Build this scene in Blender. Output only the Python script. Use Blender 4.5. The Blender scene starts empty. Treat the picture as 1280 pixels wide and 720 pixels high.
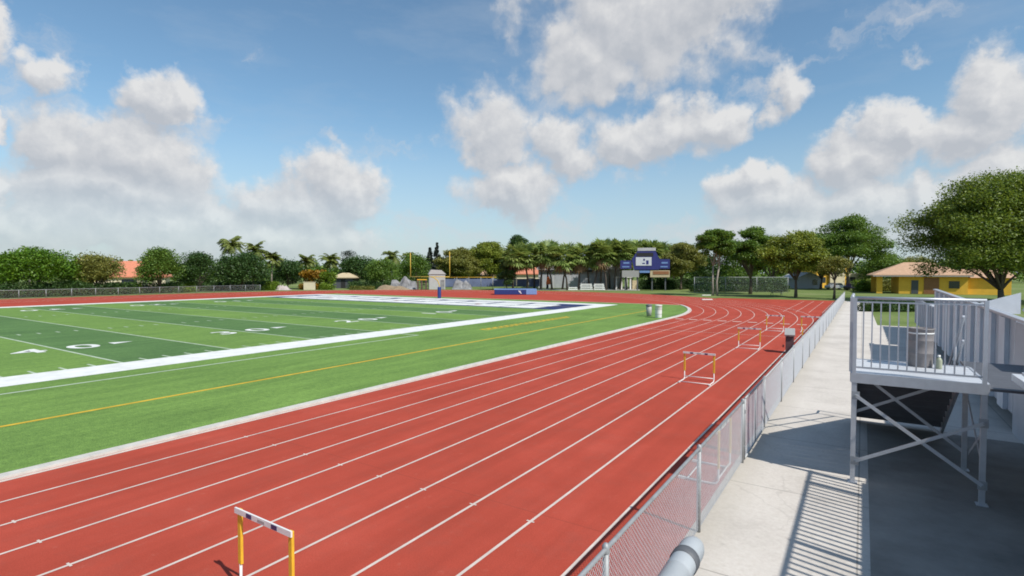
import bpy, math, random
import numpy as np
from mathutils import Vector, Matrix

SC = bpy.context.scene
COL = SC.collection
R = math.radians

# ------------------------------------------------------------------ camera geometry
CAM_H = 3.7
FPX = 670.0                      # focal length in pixels of a 1280 px wide frame
HEAD = R(33.2)                   # heading, left of +Y (the running direction of the straight)
PITCH = math.atan(20.0 / FPX)
ch, sh = math.cos(HEAD), math.sin(HEAD)


def at(px, d):
    """ground point seen in column px at depth d"""
    r = (px - 640.0) / FPX * d
    return (ch * r - sh * d, sh * r + ch * d)


def ground(px, py, z=0.0):
    d = FPX * (CAM_H - z) / (py - 340.0)
    x, y = at(px, d)
    return (x, y)


def zat(py, d):
    return CAM_H - (py - 340.0) / FPX * d


# ------------------------------------------------------------------ tags
def tag(o, label=None, cat=None, group=None, kind=None):
    if label:
        o['label'] = label
    if cat:
        o['category'] = cat
    if group:
        o['group'] = group
    if kind:
        o['kind'] = kind
    return o


def thing(name, label, cat, loc=(0, 0, 0), rz=0.0, group=None):
    o = bpy.data.objects.new(name, None)
    COL.objects.link(o)
    o.location = loc
    o.rotation_euler = (0, 0, rz)
    o.empty_display_size = 0.2
    return tag(o, label, cat, group)


def copy_tree(o, parent=None):
    c = o.copy()
    COL.objects.link(c)
    c.parent = parent
    for k in [q for q in o.children]:
        copy_tree(k, c)
    return c


# ------------------------------------------------------------------ mesh builder
class MB:
    def __init__(self):
        self.v = []
        self.f = []
        self.s = []
        self.m = []
        self.cur = 0

    def add(self, vs, fs, smooth=False):
        b = len(self.v)
        self.v += [tuple(p) for p in vs]
        for f in fs:
            self.f.append([b + i for i in f])
            self.s.append(smooth)
            self.m.append(self.cur)
        return self

    def box(self, c, s, rot=None, bev=0.0):
        hx, hy, hz = s[0] / 2, s[1] / 2, s[2] / 2
        vs = [Vector((x, y, z)) for x in (-hx, hx) for y in (-hy, hy) for z in (-hz, hz)]
        if rot is not None:
            vs = [rot @ p for p in vs]
        c = Vector(c)
        vs = [p + c for p in vs]
        return self.add(vs, [(0, 1, 3, 2), (4, 6, 7, 5), (0, 4, 5, 1), (2, 3, 7, 6), (0, 2, 6, 4), (1, 5, 7, 3)])

    def b2(self, lo, hi):
        return self.box([(a + b) / 2 for a, b in zip(lo, hi)], [b - a for a, b in zip(lo, hi)])

    def bar(self, p, q, w, h):
        """rectangular bar from p to q"""
        p, q = Vector(p), Vector(q)
        d = (q - p)
        L = d.length
        d.normalize()
        up = Vector((0, 0, 1)) if abs(d.z) < 0.95 else Vector((0, 1, 0))
        x = d.cross(up).normalized()
        u = x.cross(d).normalized()
        vs = []
        for e in (p, q):
            for a, b in ((-1, -1), (1, -1), (1, 1), (-1, 1)):
                vs.append(e + x * (a * w / 2) + u * (b * h / 2))
        return self.add(vs, [(3, 2, 1, 0), (4, 5, 6, 7), (0, 1, 5, 4), (1, 2, 6, 5), (2, 3, 7, 6), (3, 0, 4, 7)])

    def tube(self, pts, r, n=8, caps=True, smooth=True):
        pts = [Vector(p) for p in pts]
        rs = r if isinstance(r, (list, tuple)) else [r] * len(pts)
        vs, fs = [], []
        prev = None
        for i, p in enumerate(pts):
            if i == 0:
                d = pts[1] - p
            elif i == len(pts) - 1:
                d = p - pts[i - 1]
            else:
                d = pts[i + 1] - pts[i - 1]
            d.normalize()
            if prev is None:
                ref = Vector((1, 0, 0)) if abs(d.x) < 0.8 else Vector((0, 1, 0))
                x = d.cross(ref).normalized()
            else:
                x = (prev - d * prev.dot(d)).normalized()
            prev = x
            y = d.cross(x)
            for k in range(n):
                a = 2 * math.pi * k / n
                vs.append(p + (x * math.cos(a) + y * math.sin(a)) * rs[i])
        for i in range(len(pts) - 1):
            for k in range(n):
                k2 = (k + 1) % n
                fs.append((i * n + k, i * n + k2, (i + 1) * n + k2, (i + 1) * n + k))
        self.add(vs, fs, smooth)
        if caps:
            b = len(self.v) - len(vs)
            self.f.append([b + k for k in reversed(range(n))])
            self.s.append(False)
            self.m.append(self.cur)
            e = b + (len(pts) - 1) * n
            self.f.append([e + k for k in range(n)])
            self.s.append(False)
            self.m.append(self.cur)
        return self

    def lathe(self, prof, c=(0, 0, 0), n=20, smooth=True):
        vs, fs = [], []
        c = Vector(c)
        for (r, z) in prof:
            for k in range(n):
                a = 2 * math.pi * k / n
                vs.append(c + Vector((r * math.cos(a), r * math.sin(a), z)))
        for i in range(len(prof) - 1):
            for k in range(n):
                k2 = (k + 1) % n
                fs.append((i * n + k, i * n + k2, (i + 1) * n + k2, (i + 1) * n + k))
        return self.add(vs, fs, smooth)

    def sheet(self, pts, z):
        return self.add([(p[0], p[1], z) for p in pts], [tuple(range(len(pts)))])

    def rect(self, x0, y0, x1, y1, z):
        return self.sheet([(x0, y0), (x1, y0), (x1, y1), (x0, y1)], z)

    def prism(self, poly, axis_pts):
        """poly: list of (a,b); axis_pts: function (a,b,t)->point for t=0,1"""
        n = len(poly)
        vs = [axis_pts(a, b, 0) for a, b in poly] + [axis_pts(a, b, 1) for a, b in poly]
        fs = [tuple(reversed(range(n))), tuple(range(n, 2 * n))]
        for i in range(n):
            j = (i + 1) % n
            fs.append((i, j, n + j, n + i))
        return self.add(vs, fs)

    def build(self, name, mats, parent=None, bevel=0.0):
        me = bpy.data.meshes.new(name)
        me.from_pydata([tuple(p) for p in self.v], [], self.f)
        if not isinstance(mats, (list, tuple)):
            mats = [mats]
        for m in mats:
            me.materials.append(m)
        me.polygons.foreach_set('use_smooth', self.s)
        me.polygons.foreach_set('material_index', self.m)
        me.update()
        import bmesh
        bm = bmesh.new()
        bm.from_mesh(me)
        bmesh.ops.recalc_face_normals(bm, faces=bm.faces)
        bm.to_mesh(me)
        bm.free()
        o = bpy.data.objects.new(name, me)
        COL.objects.link(o)
        o.parent = parent
        if bevel:
            md = o.modifiers.new('bevel', 'BEVEL')
            md.width = bevel
            md.segments = 2
            md.limit_method = 'ANGLE'
        return o


def struct(name, mb, m):
    o = mb.build(name, m)
    o['kind'] = 'structure'
    return o


def quads_object(name, V, m, parent=None):
    """V: (n,4,3) array -> mesh of n quads"""
    n = V.shape[0]
    me = bpy.data.meshes.new(name)
    me.vertices.add(n * 4)
    me.vertices.foreach_set('co', V.reshape(-1).astype(np.float32))
    me.loops.add(n * 4)
    me.loops.foreach_set('vertex_index', np.arange(n * 4, dtype=np.int32))
    me.polygons.add(n)
    me.polygons.foreach_set('loop_start', np.arange(0, n * 4, 4, dtype=np.int32))
    me.polygons.foreach_set('loop_total', np.full(n, 4, dtype=np.int32))
    me.materials.append(m)
    me.update(calc_edges=True)
    me.validate()
    o = bpy.data.objects.new(name, me)
    COL.objects.link(o)
    o.parent = parent
    return o


# ------------------------------------------------------------------ materials
def nodes(name):
    m = bpy.data.materials.new(name)
    m.use_nodes = True
    nt = m.node_tree
    return m, nt, nt.nodes['Principled BSDF']


def mat(name, col, rough=0.6, var=0.12, scale=3.0, metal=0.0, bump=0.0, bscale=60.0, col2=None, detail=4.0, spec=0.5):
    m, nt, bs = nodes(name)
    N, L = nt.nodes, nt.links
    bs.inputs['Roughness'].default_value = rough
    bs.inputs['Metallic'].default_value = metal
    bs.inputs['Specular IOR Level'].default_value = spec
    tc = N.new('ShaderNodeTexCoord')
    no = N.new('ShaderNodeTexNoise')
    no.inputs['Scale'].default_value = scale
    no.inputs['Detail'].default_value = detail
    no.inputs['Roughness'].default_value = 0.65
    L.new(tc.outputs['Object'], no.inputs['Vector'])
    rp = N.new('ShaderNodeValToRGB')
    a = [max(0, c * (1 - var)) for c in col]
    b = [min(1, c * (1 + var)) for c in (col2 or col)]
    rp.color_ramp.elements[0].position = 0.3
    rp.color_ramp.elements[1].position = 0.7
    rp.color_ramp.elements[0].color = (*a, 1)
    rp.color_ramp.elements[1].color = (*b, 1)
    L.new(no.outputs['Fac'], rp.inputs['Fac'])
    L.new(rp.outputs['Color'], bs.inputs['Base Color'])
    if bump:
        n2 = N.new('ShaderNodeTexNoise')
        n2.inputs['Scale'].default_value = bscale
        n2.inputs['Detail'].default_value = 3
        L.new(tc.outputs['Object'], n2.inputs['Vector'])
        bp = N.new('ShaderNodeBump')
        bp.inputs['Strength'].default_value = bump
        bp.inputs['Distance'].default_value = 0.02
        L.new(n2.outputs['Fac'], bp.inputs['Height'])
        L.new(bp.outputs['Normal'], bs.inputs['Normal'])
    return m


def math_node(nt, op, a, b=None, c=None):
    n = nt.nodes.new('ShaderNodeMath')
    n.operation = op
    for i, v in enumerate((a, b, c)):
        if v is None:
            continue
        if isinstance(v, (int, float)):
            n.inputs[i].default_value = v
        else:
            nt.links.new(v, n.inputs[i])
    return n.outputs[0]


def mixc(nt, fac, a, b, blend='MIX'):
    n = nt.nodes.new('ShaderNodeMix')
    n.data_type = 'RGBA'
    n.blend_type = blend
    for sock, v in ((n.inputs['Factor'], fac), (n.inputs[6], a), (n.inputs[7], b)):
        if isinstance(v, (int, float)):
            sock.default_value = v
        elif isinstance(v, (tuple, list)):
            sock.default_value = (*v, 1) if len(v) == 3 else v
        else:
            nt.links.new(v, sock)
    return n.outputs[2]


def noise(nt, vec, scale, detail=4, rough=0.6):
    n = nt.nodes.new('ShaderNodeTexNoise')
    n.inputs['Scale'].default_value = scale
    n.inputs['Detail'].default_value = detail
    n.inputs['Roughness'].default_value = rough
    if vec is not None:
        nt.links.new(vec, n.inputs['Vector'])
    return n.outputs['Fac']


def ramp(nt, fac, stops):
    n = nt.nodes.new('ShaderNodeValToRGB')
    el = n.color_ramp.elements
    while len(el) < len(stops):
        el.new(0.5)
    for e, (p, c) in zip(el, stops):
        e.position = p
        e.color = (*c, 1) if len(c) == 3 else c
    nt.links.new(fac, n.inputs['Fac'])
    return n.outputs['Color']


def objcoord(nt):
    return nt.nodes.new('ShaderNodeTexCoord').outputs['Object']


def sepxyz(nt, v):
    n = nt.nodes.new('ShaderNodeSeparateXYZ')
    nt.links.new(v, n.inputs[0])
    return n.outputs


YA, Y5 = 9.49, 4.572                    # the 40 yard line and the 5 yard spacing
XN, XF = -25.2, -74.0                   # inner edges of the two sideline borders
XCEN = (XN + XF) / 2
GOAL_N = YA + 8 * Y5
END_N = GOAL_N + 9.144
GOAL_S = YA - 12 * Y5
END_S = GOAL_S - 9.144
CY = 43.6                               # centre of the north bend
CYS = CY - 87.0
RK = 37.0                               # kerb radius
XE = -3.0                               # outside edge of the outer lane
LANE = 1.067
XK = XE - 9 * LANE                      # inside of the inner lane
FX = -1.90                              # line of the chain link fence
NFENCE = 80.5


def turf_material():
    m, nt, bs = nodes('artificial_turf')
    v = objcoord(nt)
    x, y, z = sepxyz(nt, v)
    band = math_node(nt, 'FLOOR', math_node(nt, 'DIVIDE', math_node(nt, 'SUBTRACT', y, YA), Y5))
    par = math_node(nt, 'FLOORED_MODULO', band, 2.0)
    par = math_node(nt, 'LESS_THAN', par, 0.5)
    inx = math_node(nt, 'MULTIPLY', math_node(nt, 'LESS_THAN', x, XN), math_node(nt, 'GREATER_THAN', x, XF))
    iny = math_node(nt, 'MULTIPLY', math_node(nt, 'LESS_THAN', y, GOAL_N), math_node(nt, 'GREATER_THAN', y, GOAL_S))
    dark = math_node(nt, 'MULTIPLY', par, math_node(nt, 'MULTIPLY', inx, iny))
    base = mixc(nt, dark, (0.140, 0.240, 0.066), (0.090, 0.172, 0.066))
    mp = nt.nodes.new('ShaderNodeMapping')
    mp.inputs['Scale'].default_value = (1.0, 0.15, 1.0)
    nt.links.new(v, mp.inputs['Vector'])
    streak = noise(nt, mp.outputs[0], 1.6, 5, 0.7)
    blot = noise(nt, v, 0.18, 4, 0.6)
    fine = noise(nt, v, 35.0, 2, 0.6)
    c = mixc(nt, 0.55, base, ramp(nt, streak, [(0.3, (0.30, 0.32, 0.30)), (0.7, (0.68, 0.66, 0.62))]), 'OVERLAY')
    c = mixc(nt, 0.5, c, ramp(nt, blot, [(0.3, (0.36, 0.38, 0.36)), (0.7, (0.62, 0.6, 0.56))]), 'OVERLAY')
    c = mixc(nt, 0.75, c, ramp(nt, fine, [(0.3, (0.28, 0.3, 0.28)), (0.7, (0.72, 0.7, 0.66))]), 'OVERLAY')
    clump = noise(nt, v, 6.0, 5, 0.75)
    c = mixc(nt, 0.6, c, ramp(nt, clump, [(0.3, (0.3, 0.33, 0.3)), (0.7, (0.7, 0.68, 0.6))]), 'OVERLAY')
    nt.links.new(c, bs.inputs['Base Color'])
    bs.inputs['Roughness'].default_value = 0.85
    bs.inputs['Specular IOR Level'].default_value = 0.15
    bp = nt.nodes.new('ShaderNodeBump')
    bp.inputs['Strength'].default_value = 0.4
    bp.inputs['Distance'].default_value = 0.02
    nt.links.new(fine, bp.inputs['Height'])
    nt.links.new(bp.outputs['Normal'], bs.inputs['Normal'])
    return m


def track_material():
    m, nt, bs = nodes('red_track_rubber')
    v = objcoord(nt)
    blot = noise(nt, v, 0.35, 6, 0.65)
    mp = nt.nodes.new('ShaderNodeMapping')
    mp.inputs['Scale'].default_value = (1.0, 0.06, 1.0)
    nt.links.new(v, mp.inputs['Vector'])
    lane = noise(nt, mp.outputs[0], 2.2, 4, 0.6)
    fine = noise(nt, v, 55.0, 3, 0.7)
    c = ramp(nt, blot, [(0.25, (0.315, 0.053, 0.033)), (0.55, (0.385, 0.065, 0.042)), (0.8, (0.445, 0.087, 0.060))])
    wear = ramp(nt, noise(nt, v, 1.3, 8, 0.75), [(0.5, (0, 0, 0)), (0.75, (1, 1, 1))])
    c = mixc(nt, math_node(nt, 'MULTIPLY', wear, 0.5), c, (0.30, 0.075, 0.055))
    dust = ramp(nt, noise(nt, v, 4.5, 5, 0.7), [(0.6, (0, 0, 0)), (0.78, (1, 1, 1))])
    c = mixc(nt, math_node(nt, 'MULTIPLY', dust, 0.22), c, (0.50, 0.20, 0.15))
    sx = nt.nodes.new('ShaderNodeSeparateXYZ')
    nt.links.new(v, sx.inputs[0])
    seam = math_node(nt, 'LESS_THAN', math_node(nt, 'ABSOLUTE', math_node(nt, 'SUBTRACT', math_node(nt, 'FLOORED_MODULO', sx.outputs[1], 14.0), 7.0)), 0.012)
    c = mixc(nt, math_node(nt, 'MULTIPLY', seam, 0.4), c, (0.22, 0.05, 0.035))
    c = mixc(nt, 0.35, c, ramp(nt, lane, [(0.3, (0.36, 0.36, 0.36)), (0.7, (0.62, 0.62, 0.62))]), 'OVERLAY')
    c = mixc(nt, 0.35, c, ramp(nt, fine, [(0.3, (0.3, 0.3, 0.3)), (0.7, (0.7, 0.7, 0.7))]), 'OVERLAY')
    nt.links.new(c, bs.inputs['Base Color'])
    bs.inputs['Roughness'].default_value = 0.9
    bs.inputs['Specular IOR Level'].default_value = 0.08
    bp = nt.nodes.new('ShaderNodeBump')
    bp.inputs['Strength'].default_value = 0.35
    bp.inputs['Distance'].default_value = 0.01
    nt.links.new(fine, bp.inputs['Height'])
    nt.links.new(bp.outputs['Normal'], bs.inputs['Normal'])
    return m


def concrete_material():
    m, nt, bs = nodes('pale_concrete')
    v = objcoord(nt)
    x, y, z = sepxyz(nt, v)
    blot = noise(nt, v, 0.55, 7, 0.7)
    fine = noise(nt, v, 14.0, 5, 0.75)
    speck = noise(nt, v, 5.5, 3, 0.5)
    c = ramp(nt, blot, [(0.25, (0.44, 0.405, 0.365)), (0.5, (0.56, 0.52, 0.475)), (0.75, (0.64, 0.60, 0.55))])
    c = mixc(nt, 0.35, c, ramp(nt, fine, [(0.3, (0.34, 0.34, 0.34)), (0.7, (0.64, 0.64, 0.64))]), 'OVERLAY')
    st = ramp(nt, speck, [(0.66, (0, 0, 0)), (0.76, (1, 1, 1))])
    c = mixc(nt, math_node(nt, 'MULTIPLY', st, 0.35), c, (0.30, 0.28, 0.25))
    # joints every 3.2 m along the walk, one lengthwise
    ly = math_node(nt, 'ABSOLUTE', math_node(nt, 'SUBTRACT', math_node(nt, 'FLOORED_MODULO', math_node(nt, 'SUBTRACT', y, 5.2), 3.2), 1.6))
    j = math_node(nt, 'LESS_THAN', ly, 0.012)
    lx = math_node(nt, 'ABSOLUTE', math_node(nt, 'SUBTRACT', math_node(nt, 'FLOORED_MODULO', math_node(nt, 'ADD', x, 1.5), 3.0), 1.5))
    j2 = math_node(nt, 'LESS_THAN', lx, 0.012)
    j = math_node(nt, 'MAXIMUM', j, j2)
    c = mixc(nt, math_node(nt, 'MULTIPLY', j, 0.6), c, (0.20, 0.185, 0.165))
    # hairline cracks and a few rust and gum stains
    vc = nt.nodes.new('ShaderNodeTexVoronoi')
    vc.feature = 'DISTANCE_TO_EDGE'
    vc.inputs['Scale'].default_value = 0.33
    wv = nt.nodes.new('ShaderNodeVectorMath')
    wv.operation = 'MULTIPLY_ADD'
    nz = nt.nodes.new('ShaderNodeTexNoise')
    nz.inputs['Scale'].default_value = 1.4
    nz.inputs['Detail'].default_value = 6
    nt.links.new(v, nz.inputs['Vector'])
    nt.links.new(nz.outputs['Color'], wv.inputs[0])
    wv.inputs[1].default_value = (0.9, 0.9, 0.0)
    nt.links.new(v, wv.inputs[2])
    nt.links.new(wv.outputs[0], vc.inputs['Vector'])
    crack = math_node(nt, 'LESS_THAN', vc.outputs['Distance'], 0.0035)
    crack = math_node(nt, 'MULTIPLY', crack, math_node(nt, 'GREATER_THAN', noise(nt, v, 0.4, 2, 0.5), 0.5))
    c = mixc(nt, math_node(nt, 'MULTIPLY', crack, 0.16), c, (0.22, 0.20, 0.18))
    st2 = ramp(nt, noise(nt, v, 1.1, 6, 0.72), [(0.56, (0, 0, 0)), (0.72, (1, 1, 1))])
    c = mixc(nt, math_node(nt, 'MULTIPLY', st2, 0.4), c, (0.38, 0.35, 0.31))
    # dust and dirt gathered along the fence
    dl = math_node(nt, 'SUBTRACT', 1.0, math_node(nt, 'MULTIPLY', math_node(nt, 'ADD', x, 1.9), 1.9))
    dl = math_node(nt, 'MULTIPLY', math_node(nt, 'MAXIMUM', dl, 0.0), noise(nt, v, 2.2, 6, 0.7))
    c = mixc(nt, math_node(nt, 'MINIMUM', math_node(nt, 'MULTIPLY', dl, 0.9), 0.8), c, (0.36, 0.33, 0.27))
    nt.links.new(c, bs.inputs['Base Color'])
    bs.inputs['Roughness'].default_value = 0.85
    bs.inputs['Specular IOR Level'].default_value = 0.25
    bp = nt.nodes.new('ShaderNodeBump')
    bp.inputs['Strength'].default_value = 0.2
    bp.inputs['Distance'].default_value = 0.01
    nt.links.new(fine, bp.inputs['Height'])
    nt.links.new(bp.outputs['Normal'], bs.inputs['Normal'])
    return m


def lawn_material():
    m, nt, bs = nodes('lawn_grass')
    v = objcoord(nt)
    c = ramp(nt, noise(nt, v, 0.09, 7, 0.7), [(0.3, (0.090, 0.135, 0.040)), (0.5, (0.150, 0.200, 0.065)), (0.72, (0.230, 0.240, 0.120))])
    c = mixc(nt, 0.6, c, ramp(nt, noise(nt, v, 3.0, 6, 0.75), [(0.3, (0.3, 0.32, 0.3)), (0.7, (0.68, 0.66, 0.6))]), 'OVERLAY')
    nt.links.new(c, bs.inputs['Base Color'])
    bs.inputs['Roughness'].default_value = 0.9
    bs.inputs['Specular IOR Level'].default_value = 0.1
    return m


def leaf_material(name, dark, mid, light, trans=0.3):
    m, nt, bs = nodes(name)
    N, L = nt.nodes, nt.links
    ge = N.new('ShaderNodeNewGeometry')
    v = objcoord(nt)
    cl = noise(nt, v, 0.55, 3, 0.6)
    f = math_node(nt, 'ADD', math_node(nt, 'MULTIPLY', ge.outputs['Random Per Island'], 0.42), math_node(nt, 'MULTIPLY_ADD', cl, 1.1, -0.22))
    c = ramp(nt, f, [(0.2, dark), (0.55, mid), (0.9, light)])
    L.new(c, bs.inputs['Base Color'])
    bs.inputs['Roughness'].default_value = 0.5
    bs.inputs['Specular IOR Level'].default_value = 0.35
    tr = N.new('ShaderNodeBsdfTranslucent')
    L.new(mixc(nt, 0.5, c, (light[0] * 1.3, light[1] * 1.25, light[2] * 0.7)), tr.inputs['Color'])
    mx = N.new('ShaderNodeMixShader')
    mx.inputs[0].default_value = trans
    L.new(bs.outputs[0], mx.inputs[1])
    L.new(tr.outputs[0], mx.inputs[2])
    L.new(mx.outputs[0], N['Material Output'].inputs['Surface'])
    return m


M = {}
M['turf'] = turf_material()
M['track'] = track_material()
M['concrete'] = concrete_material()
M['lawn'] = lawn_material()
M['lane_white'] = mat('lane_paint', (0.56, 0.49, 0.44), 0.7, 0.16, 2.2, spec=0.2, detail=6)
M['field_white'] = mat('field_paint', (0.66, 0.67, 0.65), 0.8, 0.12, 1.5, spec=0.1, detail=6)
M['field_white2'] = mat('thin_field_paint', (0.40, 0.47, 0.36), 0.8, 0.18, 2.5, spec=0.1, detail=6)
M['navy_turf'] = mat('navy_turf_paint', (0.03, 0.045, 0.12), 0.85, 0.2, 2.0, spec=0.1)
M['red_turf'] = mat('red_turf_paint', (0.30, 0.07, 0.06), 0.85, 0.2, 2.0, spec=0.1)
M['yellow_turf'] = mat('yellow_turf_paint', (0.55, 0.36, 0.04), 0.8, 0.2, 2.0, spec=0.1)
M['kerb'] = mat('kerb_concrete', (0.52, 0.50, 0.46), 0.85, 0.15, 3.0, bump=0.2)
M['painted_shade'] = mat('painted_shade_grey', (0.27, 0.25, 0.225), 0.9, 0.3, 0.7, bump=0.3, bscale=40, detail=8)  # darkened ground tone standing for the shade under the stands
M['galv'] = mat('galvanised_steel', (0.32, 0.335, 0.345), 0.55, 0.18, 5.0, metal=0.25)
M['wire'] = mat('chain_link_wire', (0.54, 0.55, 0.56), 0.5, 0.1, 8.0, metal=0.35)
M['alum'] = mat('brushed_aluminium', (0.52, 0.54, 0.58), 0.45, 0.07, 6.0, metal=0.45)
M['alum_deck'] = mat('aluminium_plank', (0.62, 0.64, 0.67), 0.5, 0.08, 4.0, metal=0.3)
M['alum_dull'] = mat('weathered_aluminium', (0.36, 0.375, 0.40), 0.55, 0.12, 3.0, metal=0.4)
M['alum_dark'] = mat('dark_ribbed_aluminium', (0.11, 0.115, 0.13), 0.6, 0.12, 3.0, metal=0.3)
M['panel'] = mat('grey_guard_panel', (0.46, 0.48, 0.52), 0.5, 0.08, 1.5, metal=0.25)
M['panel_pale'] = mat('pale_guard_panel', (0.62, 0.64, 0.68), 0.5, 0.08, 1.5, metal=0.1)
M['white_plastic'] = mat('white_plastic', (0.72, 0.72, 0.70), 0.45, 0.05, 5.0)
M['white_paint'] = mat('white_painted_steel', (0.72, 0.71, 0.69), 0.4, 0.06, 8.0)
M['yellow_paint'] = mat('yellow_painted_tube', (0.72, 0.43, 0.035), 0.4, 0.08, 8.0)
M['navy_paint'] = mat('navy_paint', (0.035, 0.035, 0.12), 0.45, 0.1, 4.0)
M['navy_vinyl'] = mat('navy_vinyl', (0.018, 0.035, 0.16), 0.4, 0.15, 3.0)
M['sky_vinyl'] = mat('light_blue_vinyl', (0.16, 0.27, 0.52), 0.45, 0.1, 3.0)
M['royal'] = mat('royal_blue_panel', (0.03, 0.035, 0.17), 0.4, 0.15, 1.5)
M['dark_grey'] = mat('dark_grey_rubber', (0.10, 0.105, 0.115), 0.6, 0.15, 5.0)
M['maroon'] = mat('dark_maroon_panel', (0.085, 0.045, 0.05), 0.6, 0.2, 4.0)
M['grey_wall'] = mat('grey_block_wall', (0.44, 0.45, 0.47), 0.8, 0.1, 1.0)
M['grey_roof'] = mat('pale_grey_fascia', (0.46, 0.46, 0.47), 0.75, 0.12, 1.0)
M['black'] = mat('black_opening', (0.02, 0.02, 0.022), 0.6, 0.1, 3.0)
M['goal_yellow'] = mat('goalpost_yellow', (0.62, 0.38, 0.05), 0.4, 0.06, 3.0)
M['ochre'] = mat('ochre_stucco', (0.80, 0.46, 0.055), 0.85, 0.08, 1.5, bump=0.15)
M['terracotta'] = mat('terracotta_tile', (0.43, 0.21, 0.13), 0.8, 0.16, 2.5, bump=0.5, bscale=12)
M['pink_tile'] = mat('faded_pink_tile', (0.50, 0.315, 0.20), 0.8, 0.14, 2.5, bump=0.5, bscale=12)
M['orange_tile'] = mat('orange_tile', (0.52, 0.19, 0.11), 0.8, 0.14, 2.5, bump=0.5, bscale=12)
M['tan_tile'] = mat('tan_tile', (0.50, 0.41, 0.26), 0.8, 0.12, 2.5, bump=0.3, bscale=12)
M['brown_door'] = mat('brown_roller_door', (0.28, 0.12, 0.05), 0.6, 0.1, 3.0)
M['dark_door'] = mat('dark_grey_door', (0.08, 0.085, 0.10), 0.5, 0.1, 3.0)
M['cream'] = mat('cream_stucco', (0.60, 0.53, 0.38), 0.85, 0.08, 1.5)
M['white_wall'] = mat('white_stucco', (0.39, 0.39, 0.385), 0.85, 0.08, 1.5)
M['tarp'] = mat('grey_white_tarpaulin', (0.21, 0.21, 0.215), 0.85, 0.5, 0.9, bump=0.4, bscale=3)
M['bluescreen'] = mat('faded_blue_windscreen', (0.11, 0.14, 0.23), 0.8, 0.25, 0.6)
M['glass'] = mat('dark_glass', (0.03, 0.035, 0.045), 0.08, 0.1, 2.0, spec=0.8)
M['brush'] = mat('dry_brush', (0.25, 0.19, 0.12), 0.95, 0.3, 3.0)
M['orange_sign'] = mat('orange_plastic', (0.65, 0.15, 0.03), 0.5, 0.05, 4.0)
M['bark'] = mat('grey_brown_bark', (0.13, 0.10, 0.075), 0.95, 0.3, 5.0, bump=0.7, bscale=14)
M['bark_pale'] = mat('pale_bark', (0.30, 0.26, 0.22), 0.95, 0.25, 5.0, bump=0.5, bscale=14)
M['bark_palm'] = mat('palm_trunk_bark', (0.085, 0.07, 0.058), 0.95, 0.25, 6.0, bump=0.6, bscale=18)
M['dead_frond'] = mat('dead_palm_frond', (0.20, 0.125, 0.06), 0.9, 0.25, 4.0)
M['car_dark'] = mat('dark_purple_car_paint', (0.03, 0.025, 0.05), 0.25, 0.1, 2.0)
M['car_silver'] = mat('silver_car_paint', (0.45, 0.46, 0.48), 0.3, 0.06, 2.0, metal=0.4)
M['tyre'] = mat('tyre_rubber', (0.02, 0.02, 0.02), 0.8, 0.1, 5.0)
M['tan_drum'] = mat('dull_metal_drum', (0.19, 0.175, 0.175), 0.6, 0.15, 6.0)
M['pale_pipe'] = mat('pale_blue_grey_pipe', (0.37, 0.395, 0.415), 0.45, 0.06, 9.0)
M['hurdle_grey'] = mat('hurdle_board_grey', (0.34, 0.33, 0.32), 0.5, 0.08, 9.0)

M['lf_bright'] = leaf_material('bright_leaves', (0.037, 0.085, 0.008), (0.092, 0.194, 0.014), (0.176, 0.302, 0.022))
M['lf_mid'] = leaf_material('mid_green_leaves', (0.041, 0.089, 0.014), (0.100, 0.184, 0.026), (0.199, 0.290, 0.045))
M['lf_dark'] = leaf_material('dark_leaves', (0.020, 0.048, 0.013), (0.044, 0.097, 0.024), (0.101, 0.176, 0.042))
M['lf_fresh'] = leaf_material('fresh_green_leaves', (0.052, 0.090, 0.012), (0.135, 0.195, 0.026), (0.250, 0.315, 0.050))
M['lf_olive'] = leaf_material('olive_leaves', (0.084, 0.098, 0.021), (0.189, 0.204, 0.045), (0.345, 0.330, 0.084))
M['lf_yell'] = leaf_material('yellow_green_leaves', (0.074, 0.106, 0.018), (0.177, 0.232, 0.031), (0.345, 0.369, 0.053))
M['lf_palm'] = leaf_material('sabal_leaves', (0.060, 0.106, 0.026), (0.156, 0.232, 0.054), (0.427, 0.500, 0.178))
M['lf_coco'] = leaf_material('feather_palm_leaves', (0.060, 0.094, 0.020), (0.140, 0.182, 0.040), (0.281, 0.298, 0.084))
M['lf_conifer'] = leaf_material('blue_green_needles', (0.014, 0.022, 0.016), (0.029, 0.040, 0.030), (0.053, 0.064, 0.046), 0.15)
M['lf_croton'] = leaf_material('croton_leaves', (0.119, 0.055, 0.006), (0.285, 0.154, 0.012), (0.428, 0.275, 0.020))
M['lf_lime'] = leaf_material('lime_leaves', (0.071, 0.132, 0.010), (0.143, 0.231, 0.020), (0.238, 0.319, 0.035))

# ------------------------------------------------------------------ ground, track, infield
g = MB()
g.rect(-900, -500, 900, 1300, -0.02)
struct('lawn', g, M['lawn'])


def arc(cx, cy, r, a0, a1, n):
    return [(cx + r * math.cos(a0 + (a1 - a0) * i / n), cy + r * math.sin(a0 + (a1 - a0) * i / n)) for i in range(n + 1)]


RO = RK + 9 * LANE + 0.15
EDGE_E = FX - 0.12                       # track rubber runs to the fence
pts = [(EDGE_E, -60), (EDGE_E, NFENCE), (-17.5, NFENCE - 0.6)]
pts += [p for p in arc(XCEN, CY, RO + 0.7, R(46), R(180), 60)]
pts += [p for p in arc(XCEN, CYS, RO + 0.7, R(180), R(300), 50)]
t = MB()
t.sheet(pts, 0.0)
struct('running_track', t, M['track'])

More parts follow.
